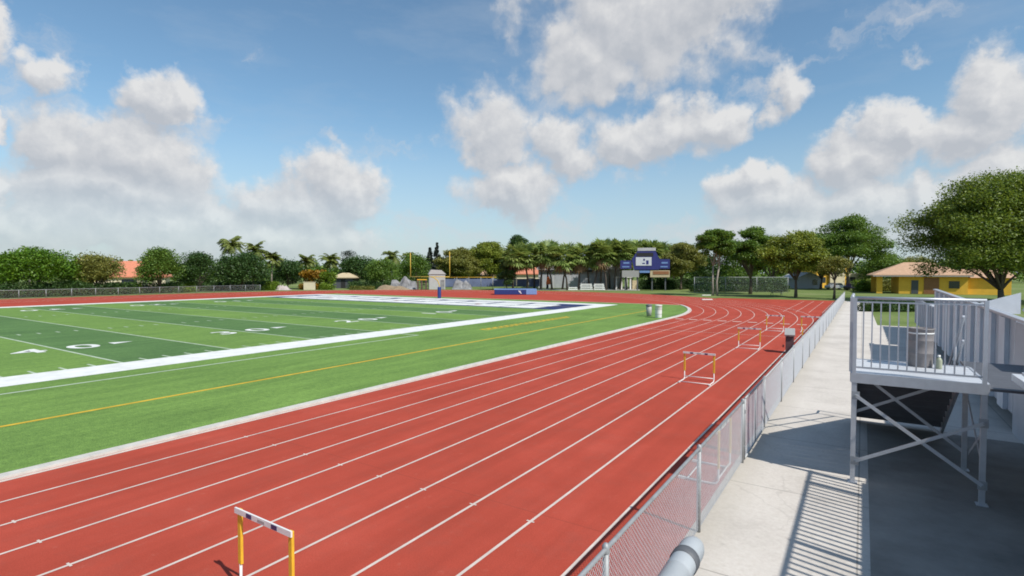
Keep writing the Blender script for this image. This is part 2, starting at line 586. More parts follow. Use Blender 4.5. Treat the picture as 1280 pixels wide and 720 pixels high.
# infield turf: bounded by the kerb on the near side and bend, by the end border at the north
YT = 60.5
a_end = math.asin((YT - CY) / RK)
inner = [(XK - 0.4, CYS)] + [(XK - 0.4, CY)] + arc(XCEN, CY, RK - 0.4, 0.0, a_end, 16)
inner += [(XF - 2.1, YT), (XF - 2.1, CYS)]
tf = MB()
tf.sheet(inner, 0.004)
struct('infield_turf', tf, M['turf'])

kb = MB()


def ribbon(mb, line, w0, w1, z0, z1=None):
    """line: list of (x,y, nx,ny); strip between offsets w0..w1 along the outward normal"""
    if z1 is None:
        for (a, b) in zip(line[:-1], line[1:]):
            mb.add([(a[0] + a[2] * w0, a[1] + a[3] * w0, z0), (a[0] + a[2] * w1, a[1] + a[3] * w1, z0),
                    (b[0] + b[2] * w1, b[1] + b[3] * w1, z0), (b[0] + b[2] * w0, b[1] + b[3] * w0, z0)], [(0, 1, 2, 3)])
    else:
        for (a, b) in zip(line[:-1], line[1:]):
            vs = []
            for q in (a, b):
                for w, z in ((w0, z0), (w0, z1), (w1, z1), (w1, z0)):
                    vs.append((q[0] + q[2] * w, q[1] + q[3] * w, z))
            mb.add(vs, [(0, 1, 5, 4), (1, 2, 6, 5), (2, 3, 7, 6)])


def oval(r, a_max=math.pi, y_start=CYS, n=64, full=False):
    ln = []
    N1 = 20
    for i in range(N1):
        ln.append((XCEN + r, y_start + (CY - y_start) * i / N1, 1.0, 0.0))
    for i in range(n + 1):
        a = a_max * i / n
        ln.append((XCEN + r * math.cos(a), CY + r * math.sin(a), math.cos(a), math.sin(a)))
    if full:
        for i in range(1, N1 + 1):
            ln.append((XCEN - r, CY + (CYS - CY) * i / N1, -1.0, 0.0))
    return ln


ribbon(kb, oval(RK, a_end, n=24), -0.40, -0.16, 0.0, 0.055)
struct('kerb', kb, M['kerb'])
# border kerb along the north edge of the infield
kb2 = MB()
kb2.rect(XF - 2.1, YT, XCEN + RK * math.cos(a_end) - 0.5, YT + 0.25, 0.006)
struct('infield_edging', kb2, M['kerb'])

ll = MB()
ribbon(ll, oval(RK, math.pi, full=True), -0.13, -0.03, 0.004)
for k in range(1, 10):
    r = RK + k * LANE
    ribbon(ll, oval(r, math.pi, full=True), -0.023, 0.023, 0.004)
# straight chute beyond the bend, staggered start bars, relay ticks
for k in (6, 7, 8, 9):
    x = XK + k * LANE
    ll.rect(x - 0.02, CY + 12, x + 0.02, NFENCE - 3, 0.0045)
for k in range(9):
    x = XK + k * LANE
    ll.rect(x + 0.22, 42.4, x + 0.85, 42.75, 0.0042)
ll.rect(XK, 33.9, XE, 33.95, 0.0044)
ll.rect(XK, 39.1, XE, 39.14, 0.0044)
for k in range(1, 9):
    x = XK + k * LANE
    for yy in (2.5, 6.7, 15.3):
        ll.rect(x - 0.065, yy, x + 0.065, yy + 0.03, 0.0046)
struct('lane_lines', ll, M['lane_white'])

# football markings
fm = MB()
fm.rect(XN, END_S - 2.1, XN + 2.1, END_N + 2.1, 0.008)
fm.rect(XF - 2.1, END_S - 2.1, XF, END_N + 2.1, 0.008)
fm.rect(XF, END_N, XN, END_N + 2.1, 0.008)
fm.rect(XF, END_S - 2.1, XN, END_S, 0.008)
struct('field_border', fm, M['field_white'])
yl = MB()
k = -12
while YA + k * Y5 <= GOAL_N + 0.1:
    y = YA + k * Y5
    yl.rect(XF, y - 0.06, XN, y + 0.06, 0.0082)
    if k < 8:
        for j in range(1, 5):
            yy = y + j * Y5 / 5
            for hx in (XN - 16.26, XF + 16.26):
                yl.rect(hx - 0.33, yy - 0.06, hx + 0.33, yy + 0.06, 0.0082)
            yl.rect(XN - 0.75, yy - 0.05, XN, yy + 0.05, 0.0082)
            yl.rect(XF, yy - 0.05, XF + 0.75, yy + 0.05, 0.0082)
    k += 1
yl.rect(-21.8, YA - 11 * Y5, -21.66, YA + 3 * Y5, 0.0082)
yl.rect(-23.1, YA + 3 * Y5 - 0.14, -21.8, YA + 3 * Y5, 0.0082)
struct('yard_lines', yl, M['field_white2'])


def glyph(txt, size):
    cu = bpy.data.curves.new('glyph', 'FONT')
    cu.body = txt
    cu.size = size
    cu.offset = 0.03
    cu.align_x = 'CENTER'
    o = bpy.data.objects.new('glyph', cu)
    COL.objects.link(o)
    dg = bpy.context.evaluated_depsgraph_get()
    me = bpy.data.meshes.new_from_object(o.evaluated_get(dg))
    vs = [v.co.copy() for v in me.vertices]
    fs = [tuple(p.vertices) for p in me.polygons]
    bpy.data.objects.remove(o)
    bpy.data.curves.remove(cu)
    bpy.data.meshes.remove(me)
    return vs, fs


fn = MB()
GL = {c: glyph(c, 2.35) for c in '012345'}
for k, digits in ((-6, '2'), (-4, '3'), (-2, '4'), (0, '4'), (2, '3'), (4, '2'), (6, '1')):
    y = YA + k * Y5
    if k == -2:
        digits = '5'
    for side in (1, -1):
        xb = -31.55 if side == 1 else -67.65
        for ci, c in enumerate(digits + '0'):
            off = (-1.05 if ci == 0 else 1.05)
            vs, fs = GL[c]
            if side == 1:
                P = [(xb - v.y, y + off + v.x * 1.15, 0.012) for v in vs]
            else:
                P = [(xb + v.y, y - off - v.x * 1.15, 0.012) for v in vs]
            fn.add(P, fs)
        if k != -2:
            dr = 1 if k > -2 else -1
            xa = xb - 1.0 * side
            fn.add([(xa - 0.4, y + dr * 2.3, 0.012), (xa + 0.4, y + dr * 2.3, 0.012), (xa, y + dr * 3.3, 0.012)], [(0, 1, 2)])
struct('field_numbers', fn, M['field_white'])

ez = MB()
for (g0, g1) in ((GOAL_N, END_N), (END_S, GOAL_S)):
    ez.rect(XF, g0 + 0.12, XN, g1, 0.0075)
struct('end_zone_paint', ez, M['navy_turf'])
eb = MB()
rng = random.Random(4)
for (g0, g1) in ((GOAL_N, END_N), (END_S, GOAL_S)):
    n = 10
    w = (XN - XF - 5.0) / n
    for i in range(n):
        x0 = XF + 2.2 + i * w
        a0 = x0 + 0.12
        a1 = x0 + w - 0.12
        eb.cur = 0
        eb.rect(a0, g0 + 0.9, a1, g0 + 3.4 + 0.7 * rng.random(), 0.0115)
        eb.rect(a0 + rng.random() * 0.5, g0 + 4.3, a1, g1 - 2.4 + rng.random() * 0.4, 0.0115)
        eb.rect(a0, g1 - 1.7, a1 - rng.random() * 1.2, g1 - 0.5, 0.0115)
        if i % 3 == 1:
            eb.cur = 1
            eb.rect(a1 - 0.6, g0 + 3.2, a1, g0 + 4.0, 0.0155)
struct('end_zone_blocks', eb, [M['field_white'], M['red_turf']])

ys = MB()
ys.rect(-17.25, -40, -17.10, 50.5, 0.0082)
ys.rect(-30, 50.4, -17.25, 50.5, 0.0165)
rng = random.Random(9)
y = 27.6
while y < 39.2:
    L_ = rng.uniform(0.35, 0.6)
    ys.rect(-20.6, y, -19.95, y + L_ * 0.45, 0.0083)
    ys.rect(-20.6, y + L_ * 0.45, -20.42, y + L_, 0.0083)
    if rng.random() < 0.6:
        ys.rect(-20.13, y + L_ * 0.45, -19.95, y + L_, 0.0083)
    y += L_ + rng.uniform(0.1, 0.22)
struct('yellow_field_paint', ys, M['yellow_turf'])

# concrete walk beside the track
cw = MB()
cw.sheet([(EDGE_E, -60), (25, -60), (25, 44), (0.9, 45), (0.55, NFENCE), (EDGE_E, NFENCE)], 0.004)
struct('concrete_walk', cw, M['concrete'])

pth = MB()
pa, pb_, pc, pd_ = at(660, 110.5), at(800, 107), at(800, 117), at(660, 119)
pth.sheet([pa, pb_, pc, pd_], 0.0)
struct('pavement', pth, M['kerb'])

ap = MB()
ap.rect(0.14, -60, 25, 15.6, 0.008)  # darker sheet over the concrete, deepens the stands' shade by colour
struct('painted_shade_sheet', ap, M['painted_shade'])

# ------------------------------------------------------------------ chain link fences
def chain_mesh(mb, x0, y0, x1, y1, z0, z1, pitch, w):
    """crossing diagonal wires filling the panel between two ground points"""
    p0, p1 = Vector((x0, y0, 0)), Vector((x1, y1, 0))
    L = (p1 - p0).length
    d = (p1 - p0) / L
    nrm = Vector((d.y, -d.x, 0))
    H = z1 - z0
    n = int((L + H) / pitch)
    for sgn in (1, -1):
        for i in range(n + 1):
            s0 = i * pitch - H            # at bottom (sgn 1)
            a, b = s0, s0 + H
            za, zb = z0, z1
            if a < 0:
                za = z0 - a
                a = 0
            if b > L:
                zb = z1 - (b - L)
                b = L
            if b - a < 0.01:
                continue
            if sgn < 0:
                za, zb = z0 + z1 - za, z0 + z1 - zb
            A = p0 + d * a + Vector((0, 0, za))
            B = p0 + d * b + Vector((0, 0, zb))
            o = nrm * (w * 0.6 * sgn)
            t = (B - A).normalized()
            s = t.cross(nrm) * (w / 2)
            q = nrm * (w / 2)
            vs = [A + o + s, A + o - s * 0.5 + q, A + o - s * 0.5 - q, B + o + s, B + o - s * 0.5 + q, B + o - s * 0.5 - q]
            mb.add(vs, [(0, 1, 4, 3), (1, 2, 5, 4), (2, 0, 3, 5)])


def fence(name, label, runs, h, step, pitch, w, pr=0.03, rail_r=0.022):
    root = thing(name, label, 'fence', (runs[0][0], runs[0][1], 0))
    ox, oy = runs[0][0], runs[0][1]
    mesh, rails = MB(), MB()
    for (x0, y0, x1, y1) in runs:
        a, b = Vector((x0 - ox, y0 - oy, 0)), Vector((x1 - ox, y1 - oy, 0))
        L = (b - a).length
        n = max(1, round(L / step))
        chain_mesh(mesh, a.x, a.y, b.x, b.y, 0.04, h - 0.02, pitch, w)
        rails.tube([a + Vector((0, 0, h)), b + Vector((0, 0, h))], rail_r, 8)
        rails.tube([a + Vector((0, 0, 0.05)), b + Vector((0, 0, 0.05))], 0.004, 4)
        for i in range(n + 1):
            p = a + (b - a) * (i / n)
            pm = MB()
            pm.tube([(p.x, p.y, -0.05), (p.x, p.y, h + 0.02)], pr, 10)
            pm.lathe([(pr + 0.006, h - 0.03), (pr + 0.006, h + 0.03), (pr * 0.6, h + 0.055), (0.001, h + 0.06)], (p.x, p.y, 0), 10)
            pm.build('post', M['galv'], root)
    mesh.build('chain_link_mesh', M['wire'], root)
    rails.build('top_rail', M['galv'], root)
    return root


H_F = 1.2
fence('chain_link_fence', 'low silver chain link fence between red track and concrete walk',
      [(FX, -5.45, FX, 11.05), (FX, 13.75, FX, NFENCE)], H_F, 3.2, 0.062, 0.0050)

gt = thing('chain_link_gate', 'shaded chain link gate leaf in the low fence beside the metal landing', 'gate', (FX + 0.02, 11.13, 0))
gf = MB()
for yy in (0.0, 2.52):
    gf.tube([(0, yy, 0.06), (0, yy, 1.24)], 0.022, 8)
for zz in (0.06, 1.24):
    gf.tube([(0, 0, zz), (0, 2.52, zz)], 0.022, 8)
gf.tube([(0, 1.26, 0.06), (0, 1.26, 1.24)], 0.018, 8)
gf.build('frame', M['galv'], gt)
gm = MB()
chain_mesh(gm, 0, 0.03, 0, 2.49, 0.08, 1.22, 0.062, 0.0050)
gm.build('chain_link_mesh', M['wire'], gt)
for zz in (0.3, 1.0):
    MB().box((0.0, -0.045, zz), (0.05, 0.05, 0.06)).build('hinge', M['galv'], gt)

fence('chain_link_fence', 'long grey chain link fence along the far side of the track, below the round trees',
      [(-97.4, -2.0, -97.4, 60.0)], 1.2, 3.0, 0.12, 0.006, 0.035, 0.026)
p0, p1 = at(868, 97), at(985, 97)
fence('chain_link_fence', 'tall pipe topped chain link fence in front of the dark hedge', [(p0[0], p0[1], p1[0], p1[1])], 2.75, 5.6, 0.16, 0.010, 0.05, 0.045)
p0, p1 = at(556, 116), at(675, 118)
rt = thing('windscreen_fence', 'faded blue fabric covered fence behind the goal posts', 'fence', (p0[0], p0[1], 0))
a, b = Vector((0, 0, 0)), Vector((p1[0] - p0[0], p1[1] - p0[1], 0))
sc_ = MB()
for i in range(8):
    q0, q1 = a + (b - a) * (i / 8 + 0.004), a + (b - a) * ((i + 1) / 8 - 0.004)
    sc_.bar(q0 + Vector((0, 0, 1.35)), q1 + Vector((0, 0, 1.35)), 0.05, 1.7)
sc_.build('fabric_screen', M['bluescreen'], rt)
tr_ = MB()
tr_.tube([a + Vector((0, 0, 2.55)), b + Vector((0, 0, 2.55))], 0.06, 8)
tr_.build('top_rail', M['yellow_paint'], rt)
for i in range(9):
    p = a + (b - a) * (i / 8)
    MB().tube([p, p + Vector((0, 0, 2.6))], 0.05, 8).build('post', M['galv'], rt)

# ------------------------------------------------------------------ hurdles
HW, HH = 1.03, 0.97


def make_hurdle():
    root = thing('hurdle', 'x', 'hurdle', (0, 0, 0), 0, 'hurdles standing on and beside the track')
    w = HW / 2
    bd = MB()
    bd.cur = 0
    bd.box((0, 0, HH - 0.035), (HW + 0.04, 0.020, 0.064))
    bd.cur = 1
    for x in (-0.24, 0.24):
        bd.box((x, -0.001, HH - 0.036), (0.10, 0.025, 0.050))
    bd.cur = 2
    bd.box((0, -0.001, HH - 0.036), (0.13, 0.026, 0.03))
    bd.build('crossbar_board', [M['white_plastic'], M['navy_paint'], M['hurdle_grey']], root)
    for s in (-1, 1):
        up = MB()
        up.box((s * (w - 0.03), 0.03, 0.625), (0.062, 0.034, 0.65))
        up.build('upright', M['yellow_paint'], root, bevel=0.006)
        lg = MB()
        lg.tube([(s * (w - 0.03), 0.03, 0.5), (s * (w - 0.03), 0.03, 0.09), (s * (w - 0.03), -0.01, 0.035), (s * (w - 0.03), -0.1, 0.022), (s * (w - 0.03), -0.66, 0.022)], 0.017, 8)
        lg.box((s * (w - 0.03), -0.60, 0.022), (0.05, 0.12, 0.04))
        lg.build('base_leg', M['white_paint'], root)
    for yy, zz in ((0.03, 0.12), (-0.5, 0.022)):
        MB().tube([(-w + 0.03, yy, zz), (w - 0.03, yy, zz)], 0.014, 8).build('base_bar', M['white_paint'], root)
    return root


h0 = make_hurdle()
lane_c = lambda k: XK + (k + 0.5) * LANE
spots = [
    ((lane_c(6) + 0.15, 3.38), 0.0, 'yellow and white hurdle nearest the camera, cut by the lower edge of the photo'),
    ((lane_c(7), 18.6), 0.0, 'yellow legged hurdle alone in mid straight, nearest behind the cropped one'),
    ((lane_c(7), 28.2), 0.0, 'yellow legged hurdle just left of the dark slanted stand'),
    ((lane_c(7), 37.4), 0.0, 'faint distant hurdle beyond the dark stand, in front of the curving lane lines'),
    ((XE + 0.35, 37.6), 0.0, 'faint distant hurdle closest to the fence near the curve'),
    ((-2.06, 10.1), R(-90), 'hurdle parked sideways against the fence, seen through its mesh'),
    ((-2.45, 29.6), R(-84), 'yellow hurdle turned edge on beside the fence behind the dark stand'),
]
for i, (p, rz, lab) in enumerate(spots):
    o = h0 if i == 0 else copy_tree(h0)
    o.location = (p[0], p[1], 0.006)
    o.rotation_euler = (0, 0, rz)
    o['label'] = lab

# dark stand with slanted pale top
st = thing('slanted_stand', 'dark maroon upright stand with a pale slanted top beside the track fence', 'stand', (-2.75, 27.4, 0), R(6))
st.scale = (0.85, 0.85, 1.0)
b_ = MB()
b_.prism([(-0.36, 0.06), (0.36, 0.06), (0.30, 1.0), (-0.30, 0.82)], lambda a, b, t: Vector(((t - 0.5) * 0.4, a, b)))
b_.build('body', M['maroon'], st)
tp = MB()
tp.bar((0, -0.42, 0.83), (0, 0.40, 1.07), 0.5, 0.07)
tp.build('slanted_top', M['hurdle_grey'], st)
for s in (-1, 1):
    MB().box((s * 0.17, 0, 0.03), (0.06, 0.8, 0.06)).build('foot', M['dark_grey'], st)

# litter bins at the bend
bx, by = ground(823.5, 397.5)
wb = thing('litter_bin', 'white round bin on the turf inside the bend', 'bin', (bx, by, 0.004))
MB().lathe([(0.001, 0), (0.235, 0), (0.25, 0.05), (0.262, 0.5), (0.27, 0.98), (0.285, 0.99), (0.285, 1.04), (0.25, 1.04), (0.24, 0.95), (0.001, 0.94)]).build('barrel', M['white_plastic'], wb)
MB().lathe([(0.256, 0.30), (0.266, 0.30), (0.266, 0.33), (0.256, 0.33)]).build('hoop', M['hurdle_grey'], wb)
MB().lathe([(0.262, 0.68), (0.271, 0.68), (0.271, 0.71), (0.262, 0.71)]).build('hoop', M['hurdle_grey'], wb)
bx, by = ground(811.5, 395.5)
gb = thing('litter_bin', 'shaded grey bin with dark lid behind the white round bin', 'bin', (bx, by, 0.004))
MB().lathe([(0.001, 0), (0.19, 0), (0.22, 0.4), (0.23, 0.85), (0.21, 0.85)]).build('barrel', M['hurdle_grey'], gb)
MB().lathe([(0.26, 0.85), (0.27, 0.88), (0.26, 0.93), (0.16, 1.0), (0.001, 1.02)]).build('lid', M['dark_grey'], gb)

# long rail pipe in the foreground
pp = thing('handrail_pipe', 'pale round pipe end with a dark band at the lower edge of the photo', 'handrail', (-0.525, 0.0, 0))
pb = MB()


def ylathe(mb, prof, z, n=28):
    vs, fs = [], []
    for (r, yv) in prof:
        for k in range(n):
            a = 2 * math.pi * k / n
            vs.append((r * math.cos(a), yv, z + r * math.sin(a)))
    for i in range(len(prof) - 1):
        for k in range(n):
            k2 = (k + 1) % n
            fs.append((i * n + k, i * n + k2, (i + 1) * n + k2, (i + 1) * n + k))
    mb.add(vs, fs, True)


PZ = 2.65
ylathe(pb, [(0.046, -1.6), (0.046, 1.85), (0.0445, 1.853), (0.046, 1.856), (0.046, 2.03), (0.044, 2.055), (0.037, 2.08), (0.024, 2.095), (0.011, 2.10), (0.001, 2.101)], PZ)
pb.build('pipe', M['pale_pipe'], pp)
bb = MB()
ylathe(bb, [(0.0455, 1.925), (0.050, 1.928), (0.050, 1.968), (0.0455, 1.971)], PZ)
bb.build('dark_band', M['dark_grey'], pp)
MB().tube([(0, 0.4, 0), (0, 0.4, PZ - 0.04)], 0.035, 12).box((0, 0.4, 0.01), (0.2, 0.2, 0.02)).build('support_post', M['galv'], pp)

# ------------------------------------------------------------------ landing with stairs
DZ = 1.93                                # top of the deck
LX0, LX1, LY0, LY1 = -0.13, 1.66, 11.1, 12.9
la = thing('stair_landing', 'silver metal landing on braced legs with picket railing and stairs', 'landing', (0, 0, 0))
dk = MB()
n = 7
for i in range(n):
    w = (LY1 - LY0) / n
    dk.b2((LX0 + 0.02, LY0 + i * w + 0.006, DZ - 0.045), (LX1, LY0 + (i + 1) * w - 0.006, DZ))
dk.build('deck', M['alum_deck'], la)
gw = MB()
for i in range(12):  # planks added to keep sun off the ground below the landing
    gw.b2((LX1 + 0.042, 11.1 + i * 0.262, DZ - 0.10), (2.93, 11.1 + i * 0.262 + 0.258, DZ - 0.06))
gw.build('shade_planks', M['alum_dark'], la)
fr = MB()
fr.b2((LX0 - 0.02, LY0 - 0.05, DZ - 0.16), (LX1 + 0.02, LY0 - 0.002, DZ + 0.012))
fr.b2((LX0 - 0.02, LY1 + 0.002, DZ - 0.16), (LX1 + 0.02, LY1 + 0.05, DZ + 0.012))
fr.b2((LX0 - 0.03, LY0, DZ - 0.15), (LX0 + 0.015, LY1, DZ + 0.01))
fr.b2((LX1 + 0.003, LY0, DZ - 0.15), (LX1 + 0.04, LY1, DZ + 0.01))
fr.build('deck_frame', M['alum'], la)
for (x, y) in ((LX0, LY0), (LX1 - 0.06, LY0), (LX0, LY1), (LX1 - 0.06, LY1)):
    lg = MB()
    lg.b2((x - 0.005, y - 0.04, 0.02), (x + 0.07, y + 0.035, DZ - 0.165))
    lg.b2((x - 0.04, y - 0.08, 0.0), (x + 0.11, y + 0.08, 0.02))
    lg.build('leg', M['alum'], la)


def brace(p, q, sl=None):
    b = MB()
    b.bar(p, q, 0.012, 0.055)
    b.build('brace', M['alum'], la)


brace((LX0 + 0.06, LY0 - 0.055, 1.55), (LX1 - 0.03, LY0 - 0.055, 0.33))
brace((LX0 + 0.06, LY0 - 0.07, 0.40), (LX1 - 0.03, LY0 - 0.07, 1.32))
brace((LX0 + 0.06, LY1 + 0.06, 1.70), (LX1 - 0.03, LY1 + 0.06, 0.33))
brace((LX0 + 0.06, LY1 + 0.075, 0.85), (LX1 - 0.03, LY1 + 0.075, 1.72))
brace((LX1 + 0.02, LY0, 0.33), (LX1 + 0.02, LY1, 1.30))
brace((LX1 + 0.035, LY0, 1.30), (LX1 + 0.035, LY1, 0.33))

for (x, z_) in ((LX0 + 0.06, 1.55), (LX1 - 0.03, 0.33), (LX0 + 0.06, 0.40), (LX1 - 0.03, 1.32)):
    pl_ = MB()
    pl_.b2((x - 0.06, LY0 - 0.05, z_ - 0.07), (x + 0.06, LY0 - 0.042, z_ + 0.07))
    pl_.tube([(x, LY0 - 0.095, z_), (x, LY0 - 0.05, z_)], 0.018, 6)
    pl_.build('gusset_plate', M['alum_dull'], la)
RT = 1.31


def railing(p0, p1, spacing=0.118, posts=True, mid=True):
    """picket railing between two points on the deck"""
    p0, p1 = Vector(p0), Vector(p1)
    d = p1 - p0
    L = d.length
    rl = MB()
    rl.tube([p0 + Vector((0, 0, RT)), p1 + Vector((0, 0, RT))], 0.026, 10)
    rl.bar(p0 + Vector((0, 0, 0.10)), p1 + Vector((0, 0, 0.10)), 0.03, 0.03)
    rl.bar(p0 + Vector((0, 0, RT - 0.07)), p1 + Vector((0, 0, RT - 0.07)), 0.025, 0.025)
    o = rl.build('guard_rail', M['alum'], la)
    n = int(L / spacing)
    for i in range(1, n):
        p = p0 + d * (i / n)
        b = MB()
        b.bar(p + Vector((0, 0, 0.10)), p + Vector((0, 0, RT - 0.06)), 0.02, 0.02)
        b.build('picket', M['alum'], o)
    for p in ((p0, p1) if posts else ()):
        MB().box(p + Vector((0, 0, RT / 2)), (0.055, 0.055, RT)).build('rail_post', M['alum'], o)
    return o


railing((LX0 + 0.03, LY0 - 0.02, DZ + 0.012), (LX1 - 0.03, LY0 - 0.02, DZ + 0.012))
lr = railing((LX0 - 0.02, LY0 + 0.12, DZ + 0.01), (LX0 - 0.02, LY1 - 0.05, DZ + 0.01))
for yy in (LY0 + 0.55, LY0 + 1.15):
    MB().box((LX0 - 0.02, yy, DZ + RT / 2), (0.05, 0.05, RT)).build('rail_post', M['alum'], lr)
# stairs going down away from the camera
NS = 9
rise = DZ / (NS + 1)
run = 0.32
stp = MB()
for i in range(NS):
    y0 = LY1 + 0.06 + i * run
    z = DZ - (i + 1) * rise
    stp.b2((LX0 + 0.05, y0, z - 0.04), (LX1 - 0.11, y0 + run - 0.012, z))
    stp.b2((LX0 + 0.05, y0 - 0.008, z + 0.003), (LX1 - 0.11, y0 + 0.016, z + rise - 0.05))
stp.build('stairs', M['alum_dark'], la)
for x in (LX0 + 0.02, LX1 - 0.08):
    sg = MB()
    sg.bar((x, LY1 + 0.055, DZ - 0.16), (x, LY1 + 0.06 + NS * run, 0.03), 0.05, 0.24)
    sg.build('stringer', M['alum'], la)
    hr = MB()
    top = [(x, LY1 - 0.02, DZ + 0.95), (x, LY1 + 0.06 + NS * run, 0.95), (x, LY1 + 0.4 + NS * run, 0.93)]
    hr.tube(top, 0.024, 8)
    hr.tube([(x, LY1 - 0.02, DZ + 0.5), (x, LY1 + 0.06 + NS * run, 0.5)], 0.02, 8)
    hr.tube([(x, LY1 + 0.4 + NS * run, 0.93), (x, LY1 + 0.4 + NS * run, 0.0)], 0.024, 8)
    for f in (0.33, 0.7, 1.0):
        yy = LY1 + 0.06 + f * NS * run
        zz = DZ * (1 - f) + 0.02
        hr.tube([(x, yy, max(0.0, zz - 0.1)), (x, yy, zz + 0.93)], 0.022, 8)
    hr.build('handrail', M['alum'], la)

# drum and a small bottle standing on the landing
dr = thing('drum', 'dull metal drum standing on the landing behind the picket railing', 'drum', (0.93, LY1 - 0.3, DZ + 0.001))
MB().lathe([(0.001, 0), (0.225, 0), (0.23, 0.03), (0.235, 0.28), (0.242, 0.29), (0.235, 0.30), (0.24, 0.55), (0.247, 0.56), (0.24, 0.57), (0.245, 0.78), (0.255, 0.79), (0.255, 0.82), (0.235, 0.82), (0.23, 0.74), (0.001, 0.73)]).build('barrel', M['tan_drum'], dr)
MB().lathe([(0.246, 0.70), (0.2485, 0.70), (0.2485, 0.73), (0.246, 0.73)]).build('band', M['white_plastic'], dr)
dr.scale = (0.82, 0.82, 0.88)
bt = thing('bottle', 'small pale bottle standing on the landing deck beside the drum', 'bottle', (1.19, LY1 - 0.45, DZ + 0.001))
MB().lathe([(0.001, 0), (0.06, 0), (0.065, 0.02), (0.065, 0.19), (0.05, 0.23), (0.025, 0.26), (0.025, 0.28)], n=14).build('body', mat('milky_plastic', (0.33, 0.35, 0.25), 0.4, 0.08, 6), bt)
MB().lathe([(0.03, 0.27), (0.03, 0.31), (0.001, 0.312)], n=12).build('cap', M['white_plastic'], bt)
bt.scale = (0.8, 0.8, 0.8)

# ------------------------------------------------------------------ bleachers
def stand(label, BX, BD, Y0, Y1, rows, posts):
    r = thing('bleacher_stand', label, 'bleacher', (BX, Y0, 0))

    def prt(mb, name, m):
        o = mb.build(name, m, r)
        for v in o.data.vertices:
            v.co.x -= BX
            v.co.y -= Y0
        return o
    prt(MB().b2((BX - 0.04, Y0, BD - 0.10), (BX + 1.5, Y1, BD)), 'walkway_deck', M['alum_deck'])
    for i in range(rows):
        x0 = BX + 1.5 + i * 0.62
        z0 = BD + 0.12 + i * 0.17
        prt(MB().b2((x0 + 0.03, Y0, z0 - 0.05), (x0 + 0.60, Y1, z0)), 'foot_plank', M['alum_dull'])
        prt(MB().b2((x0 + 0.012, Y0, z0 - 0.22), (x0 + 0.028, Y1, z0 - 0.004)), 'riser', M['alum_dull'])
        prt(MB().b2((x0 + 0.25, Y0, z0 + 0.30), (x0 + 0.52, Y1, z0 + 0.34)), 'seat_plank', M['alum_deck'])
        for yy in posts:
            prt(MB().b2((x0 + 0.36, yy, z0 + 0.002), (x0 + 0.40, yy + 0.04, z0 + 0.298)), 'seat_bracket', M['alum_dull'])
    # wall added behind the stand to keep light from under it
    xb = BX + 1.5 + rows * 0.62 + 0.05
    prt(MB().b2((xb, Y0, 0.0), (xb + 0.04, Y1, BD + 0.5 + rows * 0.17)), 'shade_wall', M['panel'])
    for yy in posts:
        for xx, zz in ((BX + 0.35, BD - 0.102), (BX + 1.62, BD - 0.11), (BX + 1.5 + rows * 0.31, BD - 0.1 + rows * 0.06)):
            prt(MB().b2((xx, yy, 0.005), (xx + 0.06, yy + 0.06, zz)), 'support_column', M['alum_dull'])
        prt(MB().bar((BX + 0.40, yy + 0.075, 0.15), (BX + 1.65, yy + 0.075, BD - 0.3), 0.012, 0.05), 'cross_brace', M['alum_dull'])
        prt(MB().bar((BX + 0.40, yy - 0.012, BD - 0.3), (BX + 1.65, yy - 0.012, 0.15), 0.012, 0.05), 'cross_brace', M['alum_dull'])
    return r, prt


GX = 3.0
_, prt = stand('grey bleacher with ribbed solid guard panels behind the landing at the right edge', GX, 1.6, 11.2, 44.0, 0, (11.6, 18.6, 23.6, 28.6, 33.6, 38.6, 43.6))
gtop = lambda y: 2.62 + 0.012 * (y - 16)
y = 16.6
while y < 32.6:
    y2 = min(y + 1.6, 32.8)
    prt(MB().b2((GX - 0.06, y + 0.005, 0.43), (GX - 0.045, y2 - 0.005, gtop(y))), 'guard_panel', M['panel'])
    prt(MB().b2((GX - 0.15, y + 0.5, 0.42), (GX - 0.062, y + 1.15, gtop(y) - 0.01)), 'guard_rib', M['panel_pale'])
    y = y2
prt(MB().bar((GX - 0.07, 13.0, gtop(13) + 0.03), (GX - 0.07, 32.85, gtop(32.8) + 0.03), 0.16, 0.06), 'guard_cap', M['alum'])
prt(MB().b2((GX - 0.06, 13.0, 0.0), (GX - 0.045, 16.58, 2.56)), 'guard_panel', M['panel'])
prt(MB().b2((GX - 0.06, 11.22, 0.0), (GX - 0.045, 12.995, 1.96)), 'guard_panel', M['panel'])  # low panel added to block the sun beside the landing
y = 33.0
while y < 44.0:
    prt(MB().b2((GX - 0.06, y, 0.4), (GX - 0.045, y + 1.09, 2.0)), 'guard_panel', M['panel_pale'])
    prt(MB().b2((GX - 0.12, y + 0.35, 0.41), (GX - 0.062, y + 0.75, 1.98)), 'guard_rib', M['panel'])
    y += 1.1
ep = MB()
ep.prism([(GX + 0.9, 1.76), (GX + 3.1, 1.76), (GX + 3.1, 2.75), (GX + 0.9, 1.95)], lambda a, b, t: Vector((a, 33.4 + 0.05 * t, b)))
prt(ep, 'end_panel', M['panel_pale'])

